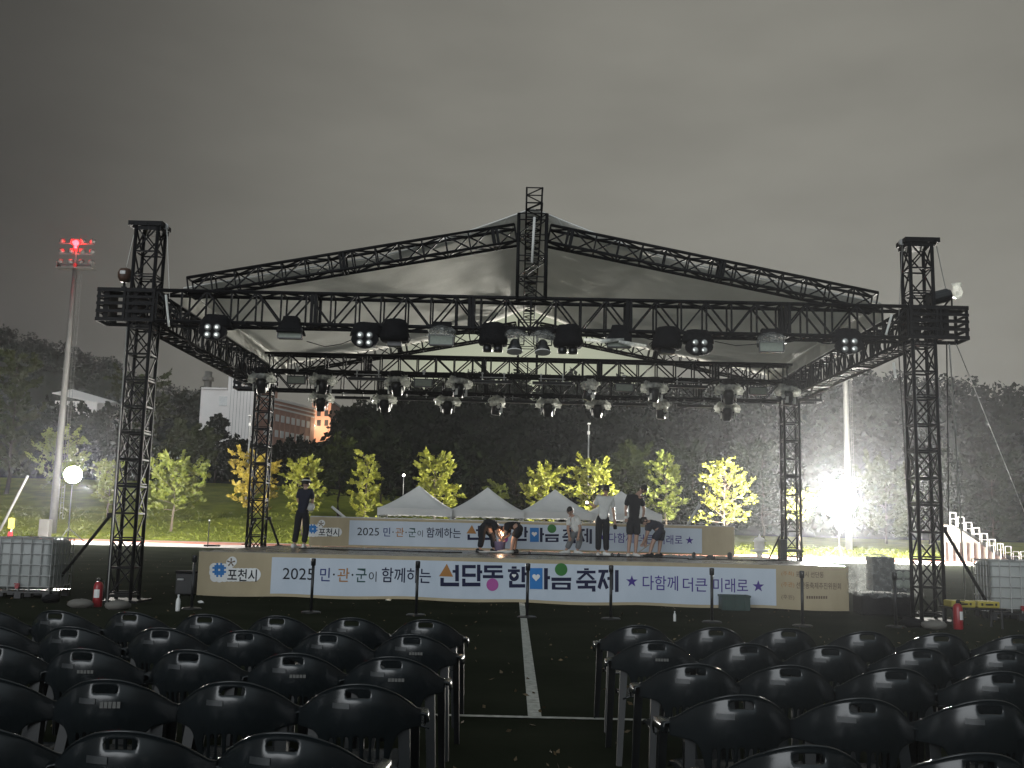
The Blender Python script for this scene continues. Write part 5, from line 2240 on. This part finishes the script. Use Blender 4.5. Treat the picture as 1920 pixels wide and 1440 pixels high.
tree('airy young tree with spread branches above the right end of the back banner', 1358, 990, 868, 112, 80, 'leafy', 1300, .13, .45, cone=.55, trunk_frac=.3)
tree('thin almost leafless tree lit white beside the big floodlight', 1500, 1035, 916, 60, 76, 'leafy', 220, .11, .3, trunk_frac=.5, nb=12)
tree('dim thin tree between the left floodlight and the left front tower', 205, 985, 865, 70, 86, 'leafg', 800, .15, .4)
tree('pale tree standing behind the left floodlight mast', 108, 985, 805, 110, 90, 'leafg', 1300, .17, .4)
tree('tall dark tree with a feathery top left of the slender lit tree', 637, 985, 822, 78, 92, 'leafm', 1500, .17, .3)
for i, (px, ty, w, Y, lab) in enumerate(((22, 652, 105, 100, 'big dark tree at the left picture edge'), (98, 768, 130, 108, 'dark bushy tree under the white roof at the left'), (190, 770, 120, 112, 'dark tree between the left mast and the left front tower'), (258, 705, 130, 122, 'dark tree rising behind the left front tower'), (330, 748, 80, 126, 'dark tree left of the pale building'), (404, 778, 60, 118, 'pointed dark conifer before the pale building wall'), (352, 812, 120, 108, 'dark rounded tree behind the round green young tree'), (465, 838, 120, 116, 'dark tree below the tall pale wall of the building'), (545, 838, 130, 116, 'dark tree below the windows of the pink building'), (598, 852, 80, 112, 'dark tree at the right corner of the pink building'), (715, 842, 120, 104, 'dark tree behind the gap left of the first lit leafy tree'), (885, 850, 130, 104, 'dark tree behind the second tent'), (1170, 850, 120, 106, 'dark tree behind the two standing men'), (1300, 845, 120, 104, 'dark tree between the olive tree and the airy tree'), (1430, 840, 130, 102, 'dark tree left of the big floodlight'), (1660, 880, 140, 104, 'dark tree right of the big floodlight'), (1740, 870, 130, 106, 'dark tree behind the right front tower'), (1860, 860, 150, 108, 'dark tree above the right hand stand steps'))):
    tree(lab, px, 985, ty, w, Y, 'leafd' if i % 3 else 'leafm', 2600, .30, .12, 'dark trees of the wood edge', 'dark_tree', cone=.75 if i == 5 else .4, trunk_frac=.12, nb=30)
# the wood on the slope reads as one mass
P = []
r_ = np.random.default_rng(5)
cnt = 0
while cnt < 900:
    y = 112 + 175 * r_.random() ** 1.1
    x = r_.uniform(-.62, .62) * y
    if x < -15 and y < 160 and -95 < x < -28 and y > 125 and r_.random() < .5:
        pass
    z = hills(x, y)
    # keep the far building's wall in view
    px_ = 960 + FPX * x / y
    rr = r_.uniform(2.2, 4.2)
    hh = r_.uniform(4.5, 8.5)
    if 350 < px_ < 640:
        if y > 150:
            continue
        hh = min(hh, 5.5)
        if z + hh > 1.5 + (990 - 850) / FPX * y:
            continue
    n = 130
    d = r_.normal(size=(n, 3))
    d /= np.linalg.norm(d, axis=1)[:, None]
    d *= r_.uniform(.55, 1.05, n)[:, None]
    P.append(np.array([x, y, z + hh * .55]) + d * np.array([rr, rr, hh * .5]))
    cnt += 1
for _ in range(420):
    y = r_.uniform(300, 440)
    x = -r_.uniform(.2, .62) * y
    z = hills(x, y)
    rr, hh = r_.uniform(2.5, 4.5), r_.uniform(4, 7)
    d = r_.normal(size=(60, 3))
    d /= np.linalg.norm(d, axis=1)[:, None]
    d *= r_.uniform(.5, 1.05, 60)[:, None]
    P.append(np.array([x, y, z + hh * .4]) + d * np.array([rr, rr, hh * .5]))
P = np.concatenate(P)
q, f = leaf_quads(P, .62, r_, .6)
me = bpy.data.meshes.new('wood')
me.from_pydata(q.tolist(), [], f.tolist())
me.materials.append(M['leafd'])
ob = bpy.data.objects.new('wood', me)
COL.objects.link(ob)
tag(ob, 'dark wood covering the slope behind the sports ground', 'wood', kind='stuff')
# grass tufts on the near lawn edge
gx = r_.uniform(-60, 60, 9000)
gy = 78.2 + 14 * r_.random(9000) ** 1.5
P = np.stack([gx, gy, np.array([hills(a, b_) for a, b_ in zip(gx, gy)]) + .06], 1)
q, f = leaf_quads(P, .16, r_, .3)
me = bpy.data.meshes.new('lawn_grass')
me.from_pydata(q.tolist(), [], f.tolist())
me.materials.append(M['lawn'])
ob = bpy.data.objects.new('lawn_grass', me)
COL.objects.link(ob)
tag(ob, 'grass tufts on the lit lawn', 'grass', kind='stuff')

# fallen leaves and specks on the turf
n_ = 1500
gy = 3 + 40 * r_.random(n_) ** 1.6
gx = r_.uniform(-.55, .55, n_) * gy
P = np.stack([gx, gy, np.full(n_, .012)], 1)
q, f = leaf_quads(P, .026, r_, .6)
q[:, 2] = np.maximum(q[:, 2], .005)
me = bpy.data.meshes.new('fallen_leaves')
me.from_pydata(q.tolist(), [], f.tolist())
me.materials.append(mat('dry_leaf', (.16, .11, .05), (.07, .05, .025), 3, .7))
ob = bpy.data.objects.new('fallen_leaves', me)
COL.objects.link(ob)
tag(ob, 'dry fallen leaves and specks on the dark turf', 'leaves', kind='stuff')

# ------------------------------------------------------------------ lit floodlights


def flood_lamp(label, px, py, Y, r):
    p = at(px, py, Y)
    t = thing('floodlight', label, 'floodlight', (p.x, Y, 0), world=False, group='lit floodlights on the far side of the ground')
    b = MB()
    b.sphere((0, 0, p.z), r, 28, 18)
    b.build('lamp_globe', M['lamp_on'], t, smooth=True)
    b = MB()
    b.tube((0, 0, 0), (0, 0, p.z - r - .05), .05, .035, 10)
    b.tube((0, 0, p.z - r - .10), (0, 0, p.z - r + .02), .22, .28, 16)
    b.build('mast', M['cloth'], t)
    b = MB()
    for k in range(3):
        a = k * 2 * PI / 3 + .4
        b.tube((0, 0, .9), (1.0 * math.cos(a), 1.0 * math.sin(a), .03), .035)
    b.build('tripod', M['cloth'], t)
    return t


flood_lamp('huge blinding white floodlight right of the stage', 1572, 936, 69.6, 1.22)
flood_lamp('smaller blinding white floodlight at the left beside the tall mast', 137, 890, 66, .52)

# ------------------------------------------------------------------ stadium masts


def mk_mast():
    t = thing('lighting_mast', '', 'mast', world=False)
    H = 23.0
    b = MB()
    b.path([(0, 0, 0), (0, 0, 8), (0, 0, 16), (0, 0, H)], [.30, .26, .22, .17], 12)
    b.build('pole', M['mast'], t, smooth=True)
    b = MB()
    b.tube((.50, -.1, 1.5), (.40, -.1, H - 1), .018, n=4)
    b.tube((.72, -.1, 1.5), (.62, -.1, H - 1), .018, n=4)
    z = 2.0
    while z < H - 1:
        f = (z - 1.5) / (H - 2.5)
        b.tube((.50 - .1 * f, -.1, z), (.72 - .1 * f, -.1, z), .016, n=4)
        if int(z * 10) % 30 < 4:
            b.tube((.2, -.05, z), (.5 - .1 * f, -.1, z), .02, n=4)
        z += .42
    b.build('ladder', M['mast'], t)
    b = MB()
    for z in (H - .1, H + .85, H + 1.75):
        b.box((0, 0, z), (2.7, .10, .10))
    b.box((0, .1, H - .4), (2.9, .9, .06))
    for x in (-1.35, 1.35):
        b.box((x, .1, H - .1), (.05, .8, .5))
    b.box((0, 0, H + .8), (.16, .14, 2.4))
    b.build('head_frame', M['mast'], t)
    for z in (H + .2, H + 1.12, H + 2.02):
        for x in (-1.2, -.42, .42, 1.2):
            b = MB()
            Rm = Matrix.Rotation(math.radians(62), 3, 'X')
            b.lathe([(.05, .22), (.16, .14), (.24, 0), (.26, -.04), (.24, -.04), (.14, .08), (0, .12)], (x, 0, z), 14, Rm)
            b.build('lamp_head', M['mast'], t, smooth=True)
    return t


m0 = mk_mast()
p = at(97, 1008, 80)
m0.location = (p.x, 80, 0)
m0.scale = (1.04, 1.04, .95)
tag(m0, 'tall pale lighting mast at the left with a red beacon on its head', group='tall lighting masts')
b = MB()
b.tube((0, -.25, 24.3), (0, -.25, 24.55), .10)
b.box((0, -.12, 24.35), (.1, .3, .06))
b.sphere((0, -.25, 24.75), (.24, .24, .26), 12, 8)
b.build('beacon_lamp', M['beacon'], m0, o=(0, 0, 0), smooth=True)
_kids.clear()
p = at(1592, 1012, 88)
m1 = dup(m0, (p.x, 88, 0), .5, 'tall pale lighting mast at the right, its head just above the roof edge', 'tall lighting masts', (1, 1, .89))
for c in kids(m1):
    if c.name.startswith('beacon'):
        bpy.data.objects.remove(c)
    elif c.name.startswith('head_frame'):
        pass
bl_ = bpy.data.lights.new('beacon_light', 'POINT')
bo = bpy.data.objects.new('beacon_light', bl_)
COL.objects.link(bo)
bl_.energy = 70
bl_.color = (1, .03, .06)
bl_.shadow_soft_size = .2
bo.parent = m0
bo.location = (0, -.8, 24.8)


def lamp_post(label, px, top_y, Y, head=True):
    p = at(px, top_y, Y)
    gz = hills(p.x, Y)
    t = thing('street_lamp', label, 'street lamp', (p.x, Y, gz), world=False, group='thin lamp posts beyond the ground')
    b = MB()
    b.tube((0, 0, 0), (0, 0, p.z - gz), .10, .06, 8)
    b.build('pole', M['steel'], t, smooth=True)
    b = MB()
    b.box((0, -.2, p.z - gz), (.25, .7, .10))
    b.box((0, 0, p.z - gz - .8), (.22, .22, .3))
    b.build('lamp_head', M['steel'], t)
    return t


lamp_post('thin grey lamp post rising behind the standing man in white', 1104, 795, 92)
lamp_post('thin grey post in front of the pale building, left of the back tower', 470, 780, 96)

# ------------------------------------------------------------------ far buildings


def quadbox(name, m, parent, A, B_, depth, z0, z1):
    """upright block: front edge A-B in plan, extruded back"""
    A, B_ = V(A[0], A[1], 0), V(B_[0], B_[1], 0)
    d = (B_ - A).normalized()
    n_ = V(-d.y, d.x, 0) * depth
    b = MB()
    pts = [A, B_, B_ + n_, A + n_]
    lo = [p + V(0, 0, z0) for p in pts]
    hi = [p + V(0, 0, z1) for p in pts]
    b.f += [(3, 2, 1, 0), (4, 5, 6, 7)] + [(i, (i + 1) % 4, (i + 1) % 4 + 4, i + 4) for i in range(4)]
    b.v += [tuple(p) for p in lo + hi]
    return b.build(name, M[m], parent)


YA = 205
a = at(377, 735, YA); b1 = at(428, 735, YA); b2 = at(478, 720, YA)
gz = hills(a.x, YA) - 1
t = thing('apartment_block', 'pale building with a taller white part beyond the dark trees at the left', 'building', (b1.x, YA, gz))
zt1, zt2 = at(400, 730, YA).z, at(450, 706, YA).z
wl_ = quadbox('low_wall', 'wallwhite', t, (a.x, YA), (b1.x, YA), 18, gz, zt1)
quadbox('tower_wall', 'wallwhite', t, (b1.x, YA - .4), (b2.x, YA - .4), 20, gz, zt2)
b = MB()
b.box(((a.x + b1.x) / 2, YA + 8, zt1 + .15), (b1.x - a.x - .3, 17, .3))
b.box(((b1.x + b2.x) / 2, YA + 9, zt2 + .15), (b2.x - b1.x + .2, 20, .3))
b.build('roof_edge', M['wallwhite'], t)
c = at(419, 752, YA)
wf = MB()
wf.box((c.x, YA - .06, c.z), (1.75, .10, 1.9))
wfo = wf.build('window_frame', M['steel'], t)
wf = MB()
for i in range(2):
    for j in range(2):
        wf.box((c.x - .4 + .8 * i, YA - .13, c.z - .44 + .88 * j), (.72, .04, .8))
wf.build('window', M['winlit'], wfo)
b = MB()
for k in range(1, 8):
    x = b1.x + (b2.x - b1.x) * k / 8
    b.box((x, YA - .42, (gz + zt2) / 2), (.05, .03, zt2 - gz - .4))
b.build('wall_joint', M['concrete'], t)
p = at(390, 717, YA + 40)
t = thing('chimney', 'grey round chimney rising behind the pale building', 'chimney', (p.x, YA + 40, hills(p.x, YA + 40)))
b = MB()
zc0, zc1 = hills(p.x, YA + 40), at(390, 697, YA + 40).z
b.tube((p.x, YA + 40, zc0), (p.x, YA + 40, zc1), .95, .9, 14)
b.build('shaft', M['concrete'], t, smooth=True)
b = MB()
b.tube((p.x, YA + 40, zc1 - 2.3), (p.x, YA + 40, zc1 - 1.4), 1.35, 1.35, 14)
b.build('collar', M['concrete'], t)

# pink wing: recedes to the right
A_ = at(479, 760, 206)
B_ = at(592, 760, 230)
gz = hills(A_.x, 206) - 1
zt = at(479, 742, 206).z
t = thing('hospital_building', 'pink building with rows of small windows receding behind the back tower', 'building', (A_.x, 206, gz))
A2, B2 = V(A_.x, 206, 0), V(B_.x, 230, 0)
d = (B2 - A2).normalized()
n_ = V(d.y, -d.x, 0)
ln = (B2 - A2).length
b = quadbox('wall', 'wallpink', t, A2, B2, 6, gz, zt)
Mz = Matrix.Rotation(math.atan2(d.y, d.x), 3, 'Z')
pb = MB()
pb.box(A2 + d * ln / 2 + V(0, 0, zt + .25) - n_ * 2.95, (ln + .3, 6.2, .5), Mz)
pb.box(A2 + d * ln * .55 + V(0, 0, zt - 1.6) + n_ * .06, (ln * .88, .14, .35), Mz)
pb.box(A2 + d * ln * .55 + V(0, 0, zt - .7) + n_ * .06, (ln * .88, .14, .25), Mz)
pb.build('cornice', M['wallwhite'], t)
pb = MB()
pb.box(A2 + d * ln * .30 + V(0, 0, zt + 1.4) - n_ * 3, (5, 4, 2.4), Mz)
pb.build('roof_house', M['wallpink'], t)
for r in range(3):
    for k in range(9):
        u = ln * (.17 + .088 * k)
        c = A2 + d * u + V(0, 0, zt - 3.6 - r * 3.3) + n_ * .05
        if c.z < gz + 2:
            continue
        fr = MB()
        fr.box(c, (1.25, .14, 1.45), Mz)
        fo = fr.build('window_frame', M['wallwhite'], t)
        fr = MB()
        for s in (-1, 1):
            if (k * 3 + r) % 4 == 0 and s > 0:
                continue
            fr.box(c + d * s * .29 + n_ * .06, (.50, .06, 1.25), Mz)
        fr.build('window_pane', M['window'], fo)
pb = MB()
for k in range(10):
    c = A2 + d * ln * (.126 + .088 * k) + V(0, 0, (gz + zt - 2) / 2) + n_ * .03
    pb.box(c, (.18, .08, zt - 2 - gz), Mz)
pb.build('wall_pilaster', M['wallpink'], t)
# orange lit end block
E0, E1 = at(586, 760, 238), at(621, 760, 238)
gz2 = hills(E0.x, 238) - 1
z2_ = at(600, 752, 238).z
t = thing('hospital_building', 'narrow pink end block lit orange by a door lamp at its foot', 'building', (E0.x, 238, gz2))
quadbox('wall', 'wallpink', t, (E0.x, 238), (E1.x, 238), 12, gz2, z2_)
pb = MB()
pb.box(((E0.x + E1.x) / 2, 243.9, z2_ + .2), (E1.x - E0.x + .3, 12.4, .4))
pb.build('roof_edge', M['wallwhite'], t)
for k in range(4):
    fr = MB()
    c = at(598 + 14 * (k % 2), 775 + 18 * (k // 2), 238)
    fr.box((c.x, 237.95, c.z), (.9, .14, 1.4))
    fr.build('window', M['window'], t)
for (px, py, lab, r) in ((587, 798, 'upper of two bright lamps on the wall of the orange end block', .42), (581, 787, 'bright lamp on the corner beside the orange end block', .34)):
    p = at(px, py, 237)
    t = thing('wall_lamp', lab, 'lamp', (p.x, 237.0, p.z), world=False, group='bright wall lamps of the far building')
    b = MB()
    b.sphere((0, 0, 0), r, 12, 8)
    b.build('lamp_globe', M['doorlit'], t, smooth=True)
    b = MB()
    b.tube((0, 0, 0), (0, .9, -.1), .06)
    b.build('bracket', M['steel'], t)
ol = bpy.data.lights.new('wall_light', 'POINT')
oo = bpy.data.objects.new('wall_light', ol)
COL.objects.link(oo)
p = at(606, 800, 233)
oo.location = (p.x, 233, p.z)
ol.energy = 3800
ol.color = (1, .74, .48)
ol.shadow_soft_size = .4
# white roofed hall at the far left
p0, p1 = at(105, 733, 165), at(183, 748, 165)
gz = hills(p1.x, 165) - 1
t = thing('hall', 'long hall with a sloping white roof among the dark trees at the far left', 'building', (p0.x, 165, gz))
zc = at(140, 752, 165).z
quadbox('wall', 'wallwhite', t, (p0.x, 165), (p1.x, 165), 14, gz, zc)
b = MB()
q0, q1 = V(p0.x - .4, 164.6, at(105, 737, 165).z), V(p1.x + .4, 164.6, at(183, 756, 165).z)
b.poly([q0, q1, q1 + V(0, 7.5, 1.1), q0 + V(0, 7.5, 1.6)])
b.poly([q0 + V(0, 7.5, 1.6), q1 + V(0, 7.5, 1.1), q1 + V(0, 15, 0), q0 + V(0, 15, 0)])
b.build('roof', M['wallwhite'], t, mods=[('SOLIDIFY', dict(thickness=.15))])
for k, (px, py, Y, lab) in enumerate(((563, 856, 128, 'left of two tiny white lights in the wood behind the man in the hat'), (572, 856, 128, 'right of two tiny white lights in the wood behind the man in the hat'), (757, 891, 100, 'tiny white light in the dark wood left of the bright leafy tree'))):
    p = at(px, py, Y)
    t = thing('street_lamp', lab, 'street lamp', (p.x, Y, hills(p.x, Y)), group='tiny lights in the wood')
    b = MB()
    b.tube((p.x, Y, hills(p.x, Y)), (p.x, Y, p.z - .12), .04)
    b.build('pole', M['steel'], t)
    b = MB()
    b.sphere(p, .12, 8, 6)
    b.build('lamp_globe', M['doorlit'], t, smooth=True)

# ------------------------------------------------------------------ stand at the right, small things on the far side
Yg = 72
zz = lambda px, py: at(px, py, Yg).z
xx = lambda px: at(px, 1030, Yg).x
t = thing('grandstand', 'stepped concrete stand with white railings at the far right', 'grandstand', (xx(1770), Yg, 0))
b = MB()
prof = [(1768, 984), (1786, 984), (1800, 992), (1830, 1013), (1866, 1040), (1900, 1052), (1990, 1052)]
top = [V(xx(a_), Yg, zz(a_, y_)) for a_, y_ in prof]
k = len(top)
b.v += [(p.x, p.y, 0) for p in top] + [tuple(p) for p in top] + [(p.x * 1.14, p.y + 9, 0) for p in top] + [(p.x * 1.14, p.y + 9, p.z) for p in top]
for i in range(k - 1):
    b.f += [(i, i + 1, k + i + 1, k + i), (k + i, k + i + 1, 3 * k + i + 1, 3 * k + i), (2 * k + i + 1, 2 * k + i, 3 * k + i, 3 * k + i + 1)]
b.f += [(0, k, 3 * k, 2 * k), (k - 1, 2 * k - 1, 4 * k - 1, 3 * k - 1)]
b.build('side_wall', M['concrete'], t)
b = MB()
for i in range(9):
    x = xx(1772 + i * 13)
    b.box((x, Yg - .04, .7), (.05, .06, 1.3))
b.build('wall_rib', M['concrete'], t)
b = MB()
for i in range(10):
    px = 1786 + i * 14.5
    pxl, pxr = px, px + 11
    yb_ = np.interp(px, [a_ for a_, _ in prof], [y_ for _, y_ in prof])
    x0, x1, z0 = xx(pxl), xx(pxr), zz(px, yb_)
    h_ = .85 if i < 8 else .65
    b.tube((x0, Yg + .2, z0 - .1), (x0, Yg + .2, z0 + h_), .03)
    b.tube((x1, Yg + .2, z0 - .3), (x1, Yg + .2, z0 + h_), .03)
    b.tube((x0, Yg + .2, z0 + h_), (x1, Yg + .2, z0 + h_), .03)
    b.tube((x0, Yg + .2, z0 + h_ * .5), (x1, Yg + .2, z0 + h_ * .5), .025)
b.build('railing', M['steel'], t)
p = at(1424, 1022, 46)
t = thing('stone_lantern', 'small pale lantern shaped post beyond the right end of the back banner', 'lantern', (p.x, 46, 0), world=False)
b = MB()
zz_ = at(1424, 1005, 46).z
b.lathe([(.28, 0), (.26, .06), (.14, .12), (.12, zz_ * .45), (.15, zz_ * .5), (.42, zz_ * .52), (.42, zz_ * .57), (.2, zz_ * .6), (.24, zz_ * .62), (.23, zz_ * .82), (.30, zz_ * .84), (.2, zz_ * .93), (.07, zz_ * .97), (0, zz_ + .1)], n=14)
b.build('lantern_body', M['tent'], t, smooth=True)
G_P = 'leaning pale tubes beyond the stage'
for (p_, q_, Y, lab) in (((622, 950), (652, 975), 44, 'pale tube leaning left of the first tent'), ((1312, 945), (1286, 990), 44, 'pale tube leaning right above the back banner'), ((52, 892), (8, 978), 70, 'long pale pole leaning at the left edge beside the sign')):
    a_, b_ = at(*p_, Y), at(*q_, Y)
    d = (b_ - a_)
    e = a_ + d * (a_.z / max(.01, a_.z - b_.z))
    m_ = MB()
    m_.tube(a_, e, .06 if Y < 60 else .09, n=8)
    m_.box(e + V(0, 0, .01), (.3, .2, .02))
    tag(m_.build('leaning_tube', M['steel' if Y < 60 else 'mast'], o=tuple(e)), lab, 'tube', G_P)
p = at(22, 985, 70)
t = thing('sign_board', 'small yellow and red board on a post at the left edge', 'sign', (p.x, 70, 0), world=False)
b = MB()
b.tube((0, 0, 0), (0, 0, at(22, 975, 70).z), .05)
b.build('post', M['steel'], t)
b = MB()
b.box((0, -.07, at(22, 981, 70).z), (.4, .05, .7))
b.build('board', M['yellow'], t)
b = MB()
b.box((0, -.08, at(22, 1004, 70).z), (.3, .06, .5))
b.build('lower_board', M['red'], t)
p = at(85, 990, 75)
t = thing('control_cabinet', 'grey control cabinet at the foot of the left lighting mast', 'cabinet', (p.x, 75, 0), world=False)
b = MB()
b.box((0, 0, .72), (.75, .6, 1.35))
b.build('cabinet_body', M['mast'], t, mods=[('BEVEL', dict(width=.03, segments=1))])
b = MB()
b.box((0, -.31, .75), (.62, .03, 1.15))
b.build('cabinet_door', M['mast'], t)
b = MB()
b.box((0, 0, .03), (.85, .7, .06))
b.build('plinth', M['concrete'], t)

# small real lights of the torch
tl = bpy.data.lights.new('torch_light', 'POINT')
to = bpy.data.objects.new('torch_light', tl)
COL.objects.link(to)
tl.energy = 7
tl.color = (1, .62, .38)
tl.shadow_soft_size = .04
to.location = (bk[0] + .02, bk[1] - .10, SH + .47)

# ------------------------------------------------------------------ haze added for the glow round the lamps
b = MB()
b.box((0, 215, 70), (900, 600, 146))
hz = bpy.data.materials.new('glow_haze')
hz.use_nodes = True
t_ = hz.node_tree
for n in list(t_.nodes):
    if n.type != 'OUTPUT_MATERIAL':
        t_.nodes.remove(n)
pv = t_.nodes.new('ShaderNodeVolumePrincipled')
hz.cycles.volume_sampling = 'EQUIANGULAR'
hz.cycles.homogeneous_volume = True
pv.inputs['Color'].default_value = (.92, .94, 1, 1)
pv.inputs['Density'].default_value = 0.00021
pv.inputs['Anisotropy'].default_value = 0.80
t_.links.new(pv.outputs[0], t_.nodes['Material Output'].inputs['Volume'])
tag(b.build('added_glow_haze', hz), kind='stuff')
